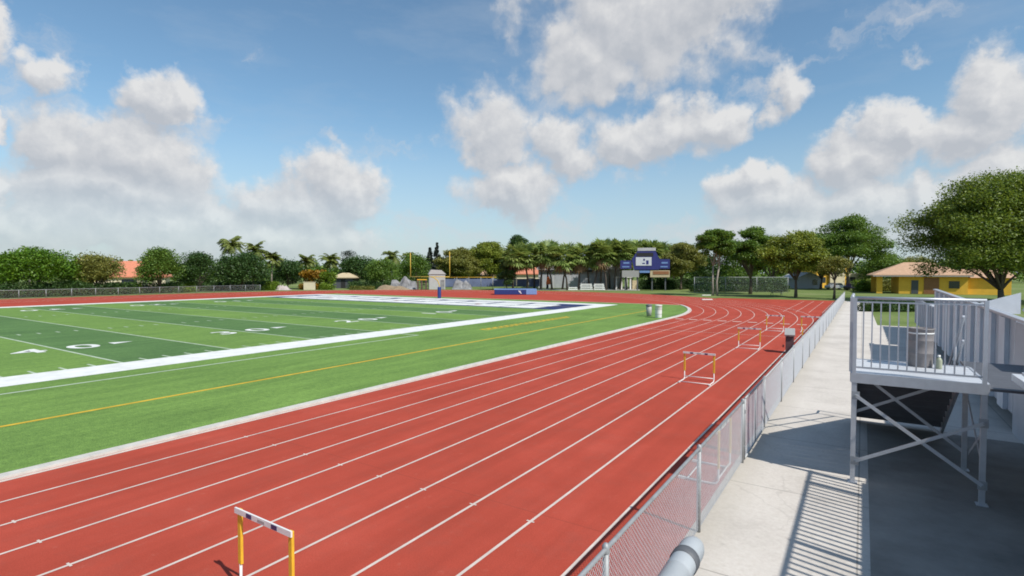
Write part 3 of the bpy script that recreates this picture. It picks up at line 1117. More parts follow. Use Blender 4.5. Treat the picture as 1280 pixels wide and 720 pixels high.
NX, ND = 2.0, 2.12
_, prt = stand('near aluminium bleacher with picket guard whose striped shadow crosses the concrete walk', NX, ND, -9.0, 11.19, 8, (-8.0, -4.5, -1.0, 2.5, 6.0, 9.6))
gr = MB()
gr.tube([(NX, -9.0, ND + 1.02), (NX, 10.7, ND + 1.02)], 0.03, 8)
gr = prt(gr, 'guard_rail', M['alum'])
pk = MB()
pk.bar((NX, -9.0, ND + 0.08), (NX, 10.7, ND + 0.08), 0.03, 0.04)
y = -8.95
while y < 10.65:
    pk.bar((NX, y, ND + 0.06), (NX, y, ND + 1.0), 0.026, 0.045)
    y += 0.15
prt(pk, 'picket_panel', M['alum'])
for yy in (-4.7, -2.25, 0.2, 2.65, 5.1, 7.55, 10.0):
    prt(MB().b2((NX - 0.05, yy, ND - 0.04), (NX + 0.02, yy + 0.08, ND + 1.02)), 'guard_post', M['alum'])

# ------------------------------------------------------------------ goal post
gx, gy = XCEN, END_N
gp = thing('goal_post', 'yellow football goal post with navy padded base behind the end zone', 'goal post', (gx, gy + 2.0, 0))
gn = MB()
gn.tube([(0, 0, 0), (0, 0, 1.9), (0, -0.35, 2.5), (0, -1.2, 2.95), (0, -2.0, 3.05)], 0.065, 12)
gn.build('gooseneck', M['goal_yellow'], gp)
MB().tube([(-3.56, -2.0, 3.05), (3.56, -2.0, 3.05)], 0.05, 12).build('crossbar', M['goal_yellow'], gp)
for s in (-1, 1):
    MB().tube([(s * 3.56, -2.0, 3.0), (s * 3.56, -2.0, 6.4)], 0.048, 10).build('upright', M['goal_yellow'], gp)
pd = MB()
pd.lathe([(0.001, 0.02), (0.24, 0.02), (0.25, 0.05), (0.25, 1.55), (0.23, 1.6), (0.08, 1.6)], n=20)
pd.build('base_pad', M['navy_vinyl'], gp)

# high jump mat
mx, my = at(644, 88.5)
hm = thing('landing_mat', 'navy high jump mat with a light blue end on the red bend', 'mat', (mx, my, 0.004), HEAD)
MB().box((-0.85, 0, 0.42), (5.1, 3.2, 0.80)).build('foam_block', M['navy_vinyl'], hm, bevel=0.06)
MB().box((2.62, 0, 0.42), (1.75, 3.2, 0.80)).build('end_block', M['sky_vinyl'], hm, bevel=0.06)
MB().box((0.0, 0.0, 0.86), (7.0, 3.2, 0.09)).build('top_pad', M['sky_vinyl'], hm, bevel=0.03)
mk = MB()
mk.bar((0.55, -1.612, 0.68), (1.0, -1.612, 0.2), 0.01, 0.13)
mk.bar((0.62, -1.614, 0.45), (0.9, -1.614, 0.62), 0.01, 0.09)
mk.build('white_mark', M['white_plastic'], hm)

# white board at the edge of the bend
for (px, py, lab) in ((883, 369.5, 'white plank at the outer edge of the red bend'), (884, 375.0, 'white takeoff board on the red bend nearer the camera')):
    x, y = ground(px, py)
    o = MB().box((0, 0, 0.06), (1.35, 0.34, 0.12)).build('takeoff_board', M['white_paint'], bevel=0.015)
    o.location = (x, y, 0.005)
    o.rotation_euler = (0, 0, HEAD)
    tag(o, lab, 'board')

# ------------------------------------------------------------------ scoreboard
sx, sy = at(807, 107)
sb = thing('scoreboard', 'blue scoreboard with white centre panel and side wings on posts among the palms', 'scoreboard', (sx, sy, 0), R(20))
S = 107 / FPX
z = lambda py: zat(py, 107)
u = lambda px: (px - 807) * S
mp_ = MB()
mp_.prism([(u(793), z(337)), (u(823.5), z(337)), (u(823.5), z(324)), (u(818), z(312)), (u(798), z(312)), (u(790), z(324))], lambda a, b, t: Vector((a, t * 0.7, b)))
mp_.build('main_panel', M['royal'], sb)
MB().b2((u(797), -0.06, z(313.5)), (u(819), 0.0 - 0.003, z(309.8))).build('top_sign', M['grey_roof'], sb)
MB().b2((u(796), -0.05, z(320.5)), (u(816), -0.003, z(316))).build('display', M['black'], sb)
cpn = MB()
cpn.b2((u(795), -0.07, z(332)), (u(814), -0.003, z(321.5)))
cw_ = cpn.build('centre_panel', M['panel_pale'], sb)
mm = MB()
mm.b2((u(804), -0.09, z(326)), (u(806), -0.072, z(323.5)))
mm.b2((u(807.5), -0.09, z(330.5)), (u(810.5), -0.072, z(325.5)))
mm.b2((u(803), -0.09, z(330)), (u(806), -0.072, z(328.5)))
mm.build('dark_mark', M['royal'], cw_)
for (x0, x1, y0, y1) in ((776, 789.5, 336, 325.5), (822.5, 836, 336, 324)):
    wg = MB()
    wg.b2((u(x0), 0.05, z(y0)), (u(x1), 0.5, z(y1)))
    w_ = wg.build('side_wing', M['royal'], sb)
    w2 = MB()
    xm0, xm1 = u(x0 + 3.5), u(x1 - 2.5)
    w2.b2((xm0, 0.02, z(329.6)), (xm1, 0.047, z(327.6)))
    w2.b2((xm0 - 0.2, 0.02, z(334.2)), (xm1, 0.047, z(332.6)))
    w2.build('pale_bar', M['sky_vinyl'], w_)
for (x0, x1, m) in ((778, 799, 'hurdle_grey'), (799.5, 812, 'sky_vinyl'), (812.5, 836, 'tan_tile')):
    MB().b2((u(x0), 0.1, z(346.5 if m != 'sky_vinyl' else 341)), (u(x1), 0.4, z(338))).build('sponsor_panel', M[m], sb)
MB().b2((u(816), 0.04, z(343)), (u(835), 0.097, z(339))).build('sponsor_mark', M['brown_door'], sb)
for px in (782, 797, 815, 831):
    MB().b2((u(px) - 0.12, 0.5, 0), (u(px) + 0.12, 0.74, z(326))).build('post', M['dark_grey'], sb)

# ------------------------------------------------------------------ buildings
def hip_house(name, label, px, d, wid, dep, eave, ridge, roof_m, wall_m, rz=HEAD, ov=0.5, door=None, windows=(), ridge_len=None, porch=0.0):
    x, y = at(px, d)
    r = thing(name, label, 'house', (x, y, 0), rz)
    w = MB()
    w.b2((-wid / 2 + porch, 0, 0), (wid / 2, dep, eave))
    w.build('wall', wall_m, r)
    rl = ridge_len if ridge_len is not None else max(0.5, wid - dep)
    hx, y0, y1 = wid / 2 + ov, -ov, dep + ov
    rf = MB()
    e = eave + 0.01
    rf.add([(-hx, y0, e), (hx, y0, e), (hx, y1, e), (-hx, y1, e), (-rl / 2, dep / 2, ridge), (rl / 2, dep / 2, ridge),
            (-hx, y0, e + 0.22), (hx, y0, e + 0.22), (hx, y1, e + 0.22), (-hx, y1, e + 0.22)],
           [(3, 2, 1, 0), (0, 1, 7, 6), (1, 2, 8, 7), (2, 3, 9, 8), (3, 0, 6, 9), (6, 7, 5, 4), (7, 8, 5), (8, 9, 4, 5), (9, 6, 4)])
    rf.build('roof', roof_m, r)
    return r


RZH = HEAD - math.atan((1151 - 640) / FPX) + R(9)      # its front faces the running track
yh = hip_house('house', 'ochre yellow house with tan hip roof and open corner porch behind the bleacher', 1151, 90, 12.4, 9.0, 3.0, 5.4, M['pink_tile'], M['ochre'], rz=RZH, ov=0.6, ridge_len=3.6, porch=3.2)
ux = lambda px: (px - 1151) * 0.1068
for yy in (0.05, 8.2):
    MB().b2((-6.15, yy, 0), (-5.3, yy + 0.7, 3.0)).build('porch_pillar', M['ochre'], yh)
MB().b2((ux(1139), -0.06, 0.02), (ux(1148), -0.003, 2.3)).build('door', M['dark_door'], yh)
MB().b2((ux(1155), -0.07, 0.02), (ux(1174), -0.003, 2.75)).build('garage_door', M['brown_door'], yh)
MB().b2((ux(1186), -0.05, 1.0), (ux(1199), -0.003, 2.2)).build('window', M['glass'], yh)
MB().b2((-6.75, -0.68, 2.93), (6.75, -0.605, 3.10)).build('gutter', M['white_wall'], yh)
MB().b2((6.205, 1.2, 0), (ux(1262), 8.0, 2.75)).build('side_wing', M['ochre'], yh)
wr = MB()
wr.prism([(0.7, 2.76), (8.5, 2.76), (4.6, 4.2)], lambda a, b, t: Vector((6.22 + t * (ux(1266) - 6.22), a, b)))
wr.build('wing_roof', M['pink_tile'], yh)

oh = hip_house('house', 'pale house with orange tiled roof between two round trees', 163, 118, 13, 9, 2.5, 6.2, M['orange_tile'], M['cream'], rz=R(60), ov=0.6, ridge_len=8.5)
MB().b2((-1.6, -0.05, 1.0), (1.2, -0.003, 2.1)).build('window', M['glass'], oh)
MB().b2((2.2, -0.05, 0.02), (3.3, -0.003, 2.1)).build('door', M['dark_door'], oh)
th_ = hip_house('house', 'low tan roofed shelter between the orange croton bush and dark trees', 429, 122, 4.6, 4.0, 2.3, 3.5, M['tan_tile'], M['dark_door'], ov=0.6, ridge_len=1.6)
MB().b2((-0.5, -0.05, 0.02), (0.5, -0.003, 2.0)).build('door', M['black'], th_)
wh = hip_house('house', 'white walled house with pinkish roof behind the blue fabric fence', 592, 150, 11, 8, 2.7, 4.7, M['pink_tile'], M['white_wall'], ov=0.5, ridge_len=4)
MB().b2((-1.5, -0.05, 0.9), (1.0, -0.003, 2.0)).build('window', M['glass'], wh)
oh2 = hip_house('house', 'pale orange house glimpsed between palm trunks left of the grey building', 664, 150, 9, 8, 3.0, 5.4, M['orange_tile'], M['cream'], ov=0.5, ridge_len=3)
MB().b2((-1.0, -0.05, 0.9), (1.0, -0.003, 2.0)).build('window', M['glass'], oh2)

# white gabled house and ochre house behind the right trees
x, y = at(1012, 120)
gh = thing('house', 'small white gabled house seen under the right trees', 'house', (x, y, 0), HEAD)
MB().prism([(-2.6, 0), (2.6, 0), (2.6, 2.3), (0, 3.4), (-2.6, 2.3)], lambda a, b, t: Vector((a, 7 * t, b))).build('wall', M['white_wall'], gh)
rr = MB()
rr.prism([(-3.0, 2.18), (0, 3.46), (3.0, 2.18), (3.0, 2.36), (0, 3.66), (-3.0, 2.36)], lambda a, b, t: Vector((a, -0.3 + 7.6 * t, b)))
rr.build('roof', M['grey_roof'], gh)
MB().b2((0.7, -0.06, 0.8), (1.7, -0.003, 2.0)).build('window', M['glass'], gh)
x, y = at(1053, 125)
oc = thing('house', 'two storey cream and ochre house half hidden by the right trees', 'house', (x, y, 0), HEAD)
MB().b2((-6.0, 0, 0), (1.0, 8, 5.6)).build('wall', M['ochre'], oc)
MB().b2((-3.2, -0.6, 0), (0.2, -0.004, 5.0)).build('front_bay', M['cream'], oc)
MB().b2((1.004, 0.5, 0), (6.0, 8, 3.4)).build('side_wing', M['cream'], oc)
MB().b2((-6.4, -0.7, 5.61), (1.4, 8.4, 5.9)).build('roof', M['terracotta'], oc)
for (a, b) in ((-5.2, 1.2), (-5.2, 3.6), (2.0, 1.2)):
    MB().b2((a, -0.05 if a < 1 else 0.45, b), (a + 1.3, -0.003 if a < 1 else 0.497, b + 1.3)).build('window', M['glass'], oc)

# grey field house behind the palms
x, y = at(724, 124)
S = 124 / FPX
gbld = thing('field_house', 'long grey flat roofed building behind the row of palms', 'building', (x, y, 0), R(27))
ux = lambda px: (px - 724) * S
MB().b2((ux(673), 0, 0), (ux(775), 8, 4.2)).build('wall', M['grey_wall'], gbld)
MB().b2((ux(671), -0.5, 4.21), (ux(776), 8.4, 6.0)).build('roof', M['grey_roof'], gbld)
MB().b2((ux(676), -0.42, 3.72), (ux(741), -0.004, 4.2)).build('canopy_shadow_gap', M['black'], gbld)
for (a, b) in ((678, 691), (694, 712), (715, 732)):
    MB().b2((ux(a), -0.06, 0.02), (ux(b), -0.003, 3.3)).build('roller_shutter', M['panel'], gbld)
for a in (742, 747, 756):
    MB().b2((ux(a), -0.35, 0), (ux(a + 2), -0.004, 4.2)).build('pilaster', M['white_wall'], gbld)

x, y = at(780, 114)
can = thing('canopy', 'white posted entrance canopy left of the scoreboard', 'canopy', (x, y, 0), HEAD)
for px in (-1.6, -0.5, 0.6, 1.4):
    MB().b2((px - 0.14, 0, 0), (px + 0.14, 0.3, 2.5)).build('post', M['white_paint'], can)
MB().b2((-1.9, -0.2, 2.504), (1.7, 1.6, 2.66)).build('roof', M['white_paint'], can)
MB().b2((1.9, 0.4, 0), (3.1, 0.9, 1.9)).build('tan_panel', M['tan_tile'], can)

# stacked white benches before the field house
for i, (px, d, w_, n_, lab) in enumerate(((716, 108.6, 1.9, 2, 'low white bench stack before the grey building, left of the tall stacks'), (733, 108.8, 2.6, 4, 'tall white bench stack before the grey building, between palm trunks'), (749, 108.8, 2.3, 4, 'tall white bench stack before the grey building, nearest the scoreboard'))):
    x, y = at(px, d)
    o = thing('bench_stack', lab, 'benches', (x, y, 0), HEAD, 'white benches stacked before the grey building')
    for k in range(n_):
        MB().b2((-w_ / 2 + 0.1 * (k % 2), -0.4 + k * 0.02, 0.33 * k + 0.12), (w_ / 2 - 0.08 * k, 0.3, 0.33 * k + 0.30)).build('bench', M['white_plastic'], o)
    for sx in (-w_ / 2 + 0.15, w_ / 2 - 0.45):
        MB().b2((sx, -0.3, 0), (sx + 0.12, 0.28, 0.33 * n_)).build('leg', M['white_plastic'], o)
x, y = at(685.5, 117)
sg = thing('sign_board', 'orange sign standing in front of the grey building', 'sign', (x, y, 0), HEAD)
MB().prism([(-0.5, 1.0), (0.5, 1.0), (0.45, 2.0), (0.0, 2.9), (-0.45, 1.8)], lambda a, b, t: Vector((a, 0.06 * t, b))).build('panel', M['orange_sign'], sg)
MB().b2((-0.05, 0.062, 0), (0.05, 0.14, 2.4)).build('post', M['galv'], sg)

# covered equipment piles
def heap(name, label, cat, px, d, w, dep, h, m, seed, spike=0.35):
    rng = np.random.default_rng(seed)
    x, y = at(px, d)
    mb = MB()
    nx, ny = 14, 8
    hs = np.zeros((nx + 1, ny + 1))
    for _ in range(12):
        cx, cy, rr, hh = rng.uniform(0.12, 0.88), rng.uniform(0.25, 0.75), rng.uniform(0.10, 0.34), rng.uniform(0.35, 0.95)
        for i in range(nx + 1):
            for j in range(ny + 1):
                q = math.hypot((i / nx - cx) / rr, (j / ny - cy) / (rr * 1.3))
                hs[i, j] = max(hs[i, j], hh * max(0, 1 - q ** 1.6) + rng.uniform(0, 0.05))
    vs, fs = [], []
    for i in range(nx + 1):
        for j in range(ny + 1):
            edge = i in (0, nx) or j in (0, ny)
            vs.append(((i / nx - 0.5) * w, (j / ny) * dep, 0.0 if edge else max(0.12 * h, hs[i, j] * h)))
    for i in range(nx):
        for j in range(ny):
            a = i * (ny + 1) + j
            fs.append((a, a + 1, a + ny + 2, a + ny + 1))
    mb.add(vs, fs, False)
    o = mb.build(name, m)
    o.location = (x, y, 0)
    o.rotation_euler = (0, 0, HEAD)
    return tag(o, label, cat)


heap('covered_pile', 'greyish white tarpaulin over equipment left of the goal post', 'tarpaulin', 503, 113, 5.8, 3.5, 3.0, M['tarp'], 3)
heap('covered_pile', 'slumped grey tarpaulin heap between the two goal uprights, right of the white hut', 'tarpaulin', 577, 113, 4.2, 3.0, 2.4, M['tarp'], 8)
heap('brush_pile', 'low heap of dry brown brush beyond the red track', 'brush pile', 490, 110, 7.0, 3.0, 1.1, M['brush'], 5)
heap('covered_pile', 'pinkish grey heap at the end of the far fence', 'tarpaulin', 352, 109, 2.6, 2.0, 1.2, mat('pinkish_sheet', (0.42, 0.36, 0.35), 0.8, 0.2, 1.0), 12)
x, y = at(546.5, 114)
hut = thing('hut', 'white box shaped hut behind the goal post base', 'hut', (x, y, 0), HEAD + R(12))
MB().b2((-1.7, 0, 0), (1.7, 2.4, 3.2)).build('wall', M['white_wall'], hut)
rf = MB()
rf.prism([(-1.9, 3.21), (1.9, 3.21), (0.9, 4.1), (-1.3, 4.2)], lambda a, b, t: Vector((a, -0.15 + 2.7 * t, b)))
rf.build('roof', M['white_wall'], hut)
MB().b2((0.7, -0.05, 0.02), (1.5, -0.003, 2.0)).build('door', M['tarp'], hut)
x, y = at(527, 112)
rk = thing('equipment_rack', 'dark red framed rack beside the left goal upright', 'rack', (x, y, 0), HEAD)
for s in (-0.8, 0.0, 0.9):
    MB().b2((s - 0.12, 0, 0), (s + 0.12, 0.3, 2.0)).build('post', M['maroon'], rk)
MB().b2((-0.95, 0, 2.003), (1.05, 0.3, 2.2)).build('top_bar', M['yellow_paint'], rk)
x, y = at(386, 111)
cwl = thing('garden_wall', 'short cream garden wall under the orange croton bush', 'wall', (x, y, 0), HEAD)
MB().b2((-1.1, 0, 0), (1.25, 0.3, 1.55)).build('wall', M['cream'], cwl)
MB().b2((-1.2, -0.05, 1.553), (1.35, 0.35, 1.65)).build('coping', M['cream'], cwl)

# picnic table on the lawn and low lawn wall
x, y = ground(971, 369)
pt = thing('picnic_table', 'dark picnic table on the lawn beyond the bend', 'table', (x, y, 0), R(20))
MB().b2((-0.9, -0.4, 0.72), (0.9, 0.4, 0.77)).build('tabletop', M['dark_grey'], pt)
for s in (-1, 1):
    MB().b2((-0.9, s * 0.72 - 0.13, 0.42), (0.9, s * 0.72 + 0.13, 0.46)).build('seat', M['dark_grey'], pt)
    MB().bar((s * 0.65, -0.7, 0.0), (s * 0.65, 0.1, 0.71), 0.06, 0.06).bar((s * 0.72, 0.7, 0.0), (s * 0.72, -0.1, 0.71), 0.06, 0.06).build('leg', M['dark_grey'], pt)

# parked cars
def car(label, px, d, m, rz):
    x, y = at(px, d)
    c = thing('parked_car', label, 'car', (x, y, 0), rz, 'cars parked behind the right trees')
    b = MB()
    b.prism([(-2.2, 0.35), (2.2, 0.35), (2.25, 0.75), (1.9, 0.9), (-2.1, 0.95), (-2.25, 0.7)], lambda a, q, t: Vector((a, -0.85 + 1.7 * t, q)))
    b.prism([(-1.7, 0.95), (1.1, 0.92), (0.5, 1.42), (-1.2, 1.45)], lambda a, q, t: Vector((a, -0.72 + 1.44 * t, q)))
    b.build('body', m, c, bevel=0.05)
    for s in (-1, 1):
        w = MB()
        w.prism([(-1.4, 1.0), (0.85, 0.98), (0.45, 1.36), (-1.1, 1.38)], lambda a, q, t: Vector((a, s * (0.722 + 0.01 * t), q)))
        w.build('window', M['glass'], c)
    for sx in (-1.35, 1.35):
        for sy in (-0.8, 0.8):
            MB().tube([(sx, sy - 0.1, 0.33), (sx, sy + 0.1, 0.33)], 0.33, 16, smooth=False).build('wheel', M['tyre'], c)
    for sy in (-0.6, 0.6):
        MB().box((2.2, sy, 0.68), (0.12, 0.3, 0.14)).build('headlight', M['white_plastic'], c)
    return c


car('dark purple car parked beside the yellow house porch', 1070, 108, M['car_dark'], HEAD + R(15))
car('silver car parked left of the dark purple car', 1046, 112, M['car_silver'], HEAD + R(10))

# ------------------------------------------------------------------ vegetation
def rand_unit(rng, n):
    v = rng.normal(size=(n, 3))
    return v / np.linalg.norm(v, axis=1, keepdims=True)


def leaf_quads(rng, centers, radii, per, size, flat=0.6, up=0.35):
    """leaf-sized rhombi scattered through ball-shaped clusters"""
    out = []
    for c, r in zip(centers, radii):
        n = max(8, int(per * rng.uniform(0.7, 1.3)))
        d = rand_unit(rng, n)
        q = d * (r * rng.uniform(0.25, 1.0, size=(n, 1)) ** 0.6)
        q[:, 2] *= flat
        p = np.asarray(c) + q
        nr = rand_unit(rng, n)
        nr[:, 2] = np.abs(nr[:, 2]) + up
        nr /= np.linalg.norm(nr, axis=1, keepdims=True)
        a = np.cross(nr, rand_unit(rng, n))
        a /= np.linalg.norm(a, axis=1, keepdims=True)
        b = np.cross(nr, a)
        s = size * rng.uniform(0.6, 1.35, size=(n, 1))
        V = np.stack([p + a * s, p + b * s * 0.55, p - a * s, p - b * s * 0.55], axis=1)
        out.append(V)
    return np.concatenate(out, axis=0)


def tree(name, label, px, d, top, wpx, leaf, seed, trunk_h=None, n_cl=34, per=130, size=None, flat=0.62, bark='bark', dome=0.5, group=None, base_py=None, pos=None, cat='tree', trunk_r=None, lift=0.0, sparse=1.0, stems=1, crf=0.24, bot=0.35, lobes=0):
    """broadleaf tree: trunk, limbs and clustered leaves. top = pixel row of the crown top, wpx = crown width in pixels"""
    rng = np.random.default_rng(seed)
    x, y = at(px, d) if pos is None else pos
    H = zat(top, d)
    W = wpx / FPX * d
    r = thing(name, label, cat, (x, y, 0), 0, group)
    if trunk_h is None:
        trunk_h = H * 0.28
    Rc = W / 2
    ch_ = H - trunk_h
    size = (size or max(0.16, W * 0.026)) * 0.72
    per = int(per * 1.9)
    cr = crf * min(W, ch_ * 1.5)
    cen = []
    for i in range(n_cl):
        a = rng.uniform(0, 2 * math.pi)
        t = rng.uniform(0, 1) ** 0.75             # height in crown
        prof = math.sqrt(max(0.05, 1 - abs((t - dome * 0.62) / (1.02 - dome * 0.62 if t > dome * 0.62 else dome * 0.62 + bot)) ** 2.2))
        rad = (Rc - cr * 0.75) * prof * rng.uniform(0.45, 1.0) ** 0.5
        cen.append((rad * math.cos(a), rad * math.sin(a), trunk_h + cr * flat * 0.6 + t * (ch_ - cr * flat * 1.25)))
    if lobes:
        # irregular sub-crowns carried by separate limbs, each a flattened dome of leaf clusters
        cen = []
        cr = 0.105 * min(W, ch_ * 1.6)
        for i in range(lobes):
            a = 2.4 * i + rng.uniform(-0.5, 0.5)
            rr = math.sqrt((i + 0.3) / lobes)
            rad_l = Rc * rng.uniform(0.22, 0.40)
            rho = (Rc - rad_l * 0.9) * rr * rng.uniform(0.85, 1.08)
            q = rho / Rc
            zt = H - rad_l * 0.5 - (ch_ * 0.62) * q ** 2.2 * rng.uniform(0.7, 1.15) - rng.uniform(0, 0.24) * ch_ * (1 if i > 2 else 0.2)
            layers = 1 if q > 0.8 else (2 if q > 0.42 else 3)
            for lay in range(layers):
                zl = zt - lay * ch_ * rng.uniform(0.17, 0.27)
                zl = max(zl, trunk_h + rad_l * 0.35)
                for j in range(11):
                    b_ = rng.uniform(0, 6.283)
                    u_ = math.sqrt(rng.uniform(0, 1))
                    cen.append((rho * math.cos(a) + rad_l * u_ * math.cos(b_), rho * math.sin(a) + rad_l * u_ * math.sin(b_),
                                zl + rad_l * 0.5 * (math.sqrt(max(0, 1 - u_ * u_)) - 0.35) + rng.uniform(-0.1, 0.1) * rad_l))
    # a few clusters at the very top so that the height is right
    for i in range(3):
        cen.append((rng.uniform(-0.22, 0.22) * Rc, rng.uniform(-0.22, 0.22) * Rc, H - cr * flat * rng.uniform(0.8, 1.2)))
    rad = [cr * rng.uniform(0.6, 1.3) for _ in cen]
    V = leaf_quads(rng, cen, rad, per * sparse, size, flat)
    # stray twigs outside the clusters break the outline
    V2 = leaf_quads(rng, cen, [q * 1.22 for q in rad], per * 0.10, size * 0.9, flat)
    quads_object('crown', np.concatenate([V, V2]), M[leaf], r)
    tb = MB()
    tr = trunk_r or max(0.12, H * 0.022)
    for sidx in range(stems):
        ox = (sidx - (stems - 1) / 2) * tr * 4.0
        fork = Vector((rng.uniform(-0.2, 0.2) + ox * 1.4, rng.uniform(-0.2, 0.2), trunk_h * 0.85))
        tb.tube([(ox, 0, -0.05), (ox + rng.uniform(-0.08, 0.08), rng.uniform(-0.08, 0.08), trunk_h * 0.4), fork], [tr * 1.35, tr * 0.95, tr * 0.8], 9)
        order = rng.permutation(len(cen))[: 12 if stems == 1 else 7]
        for j in order:
            c = Vector(cen[j])
            mid = fork.lerp(c, 0.5) + Vector((0, 0, 0.08 * H * rng.uniform(-0.2, 1.0)))
            tb.tube([fork, fork.lerp(mid, 0.5) + Vector((0, 0, 0.1)), mid, c], [tr * 0.55, tr * 0.42, tr * 0.28, tr * 0.08], 6)
    tb.build('trunk', M[bark], r)
    return r


def bush(name, label, px, d, w, h, leaf, seed, dep=2.0, per=150, size=0.13, cat='bush', rz=HEAD):
    rng = np.random.default_rng(seed)
    x, y = at(px, d)
    n = max(6, int(w * 2.2))
    cr = min(h * 0.42, 1.0)
    cen = [(rng.uniform(-w / 2 + cr * 0.6, w / 2 - cr * 0.6), rng.uniform(0, dep), rng.uniform(cr * 0.5, h - cr * 0.8)) for _ in range(n)]
    cen += [(-w / 2 + cr * 0.6 + (w - cr * 1.2) * i / max(1, n - 1), dep / 2 + rng.uniform(-0.3, 0.3), h - cr * rng.uniform(0.7, 1.0)) for i in range(n)]
    cen += [(-w / 2 + cr * 0.6 + (w - cr * 1.2) * i / max(1, n - 1), 0.1, cr * 0.5) for i in range(n)]
    V = leaf_quads(rng, cen, [cr] * len(cen), per, size, 0.9)
    V[:, :, 2] = np.maximum(V[:, :, 2], 0.02)
    r = thing(name, label, cat, (x, y, 0), rz)
    quads_object('foliage', V, M[leaf], r)
    tb = MB()
    for i in range(max(2, int(w / 1.5))):
        xx = rng.uniform(-w / 2 + cr, w / 2 - cr) if w > 2 * cr else 0.0
        tb.tube([(xx, dep / 2, 0), (xx + rng.uniform(-0.2, 0.2), dep / 2, h * 0.6)], [0.05, 0.02], 6)
    tb.build('stem', M['bark'], r)
    return r


# far left, beyond the far fence
tree('tree', 'broad bright green umbrella tree, largest of the far left round trees', 45, 82, 311, 102, 'lf_bright', 1, trunk_h=1.5, n_cl=60, per=150, dome=0.35, size=0.24)
tree('tree', 'dark round tree cut by the left edge of the photo', -14, 82, 316, 60, 'lf_mid', 2, trunk_h=1.4, n_cl=34)
tree('tree', 'olive brown round tree left of the orange roof', 122, 88, 317, 60, 'lf_olive', 3, trunk_h=1.3, n_cl=44, dome=0.6, size=0.22)
tree('tree', 'deep green round tree right of the orange roof', 198, 94, 310, 54, 'lf_mid', 4, trunk_h=1.2, n_cl=46, dome=0.6, size=0.22)
tree('tree', 'dark low tree right of the deep green round tree', 248, 100, 316, 54, 'lf_dark', 5, trunk_h=1.1, n_cl=40)
tree('tree', 'wide dark green tree under the feather palms', 301, 106, 316, 72, 'lf_dark', 6, trunk_h=1.2, n_cl=52, size=0.26)
tree('tree', 'dark low tree between the leaning palm and the croton bush', 360, 116, 326, 52, 'lf_dark', 7, trunk_h=1.0, n_cl=36)
tree('tree', 'dark green tree behind the tan roofed shelter', 448, 128, 321, 56, 'lf_dark', 8, trunk_h=1.2, n_cl=40)
tree('tree', 'low green tree left of the white tarpaulin', 478, 122, 325, 50, 'lf_mid', 9, trunk_h=1.2, n_cl=34)
tree('tree', 'thin crowned grey green tree rising behind the tan shelter', 437, 150, 313, 26, 'lf_conifer', 10, trunk_h=5, n_cl=14, sparse=0.6)
tree('tree', 'green tree behind the left goal upright', 518, 128, 318, 46, 'lf_mid', 11, trunk_h=1.4, n_cl=34)
tree('tree', 'rounded mid green tree behind the right goal upright', 573, 134, 312, 64, 'lf_olive', 12, trunk_h=1.6, lobes=12, per=80, size=0.3)
tree('tree', 'broad yellow green tree left of the palm row', 612, 140, 303, 70, 'lf_yell', 13, trunk_h=1.6, lobes=13, per=80, size=0.3)
tree('tree', 'dark treetop rising behind the first palms', 648, 160, 294, 32, 'lf_dark', 14, trunk_h=6, n_cl=22, size=0.3)
tree('tree', 'dense dark low tree in front of the left palms', 634, 111, 327, 28, 'lf_dark', 15, trunk_h=0.8, n_cl=28, dome=0.5, size=0.2)
tree('tree', 'dark green tree behind the scoreboard', 812, 128, 312, 44, 'lf_dark', 43, trunk_h=2.0, n_cl=34, size=0.26)

# right of the scoreboard
tree('tree', 'olive tree with brownish patches right of the scoreboard', 851, 112, 304, 58, 'lf_olive', 16, trunk_h=2.4, lobes=11, per=70, flat=0.7, size=0.24)
tree('tree', 'tall tree with two pale bare trunks and thin high crown', 894, 84, 286, 56, 'lf_mid', 17, trunk_h=5.4, lobes=9, per=60, bark='bark_pale', stems=2, trunk_r=0.15, dome=0.6, size=0.19)
tree('tree', 'dark leafy tree behind the pair of pale trunks', 880, 118, 318, 50, 'lf_dark', 18, trunk_h=1.2, n_cl=30, size=0.26)
tree('tree', 'medium tree with slim trunk right of the pale double trunk', 938, 90, 285, 68, 'lf_mid', 19, trunk_h=3.0, lobes=12, per=75, flat=0.65, size=0.20)
tree('tree', 'spreading forked tree at the edge of the lawn', 995, 79, 291, 88, 'lf_yell', 20, trunk_h=2.9, lobes=13, per=75, flat=0.62, size=0.20, trunk_r=0.2)
tree('tree', 'tallest tree of the right group, with open branching crown', 1060, 112, 272, 98, 'lf_mid', 21, trunk_h=3.6, lobes=14, per=70, size=0.24, flat=0.62)
tree('tree', 'slim young tree with bare lower trunk near the fence end', 1043, 74, 322, 44, 'lf_olive', 22, trunk_h=2.9, n_cl=20, per=100, trunk_r=0.14, size=0.17)
tree('tree', 'low green tree left of the yellow house', 1105, 122, 318, 62, 'lf_mid', 23, trunk_h=1.5, n_cl=34, size=0.3)
tree('tree', 'distant low tree behind the roof of the yellow house', 1140, 145, 320, 60, 'lf_olive', 24, trunk_h=1.5, n_cl=34, size=0.3)
tree('tree', 'huge spreading tree overhanging the yellow house at the right edge', 1252, 62, 216, 214, 'lf_fresh', 25, trunk_h=1.9, lobes=25, per=115, size=0.19, flat=0.65, trunk_r=0.34)
tree('tree', 'darker tree behind the huge right tree, cut by the right edge', 1292, 66, 226, 170, 'lf_mid', 26, trunk_h=2.2, lobes=20, per=130, size=0.2, flat=0.6, trunk_r=0.3)

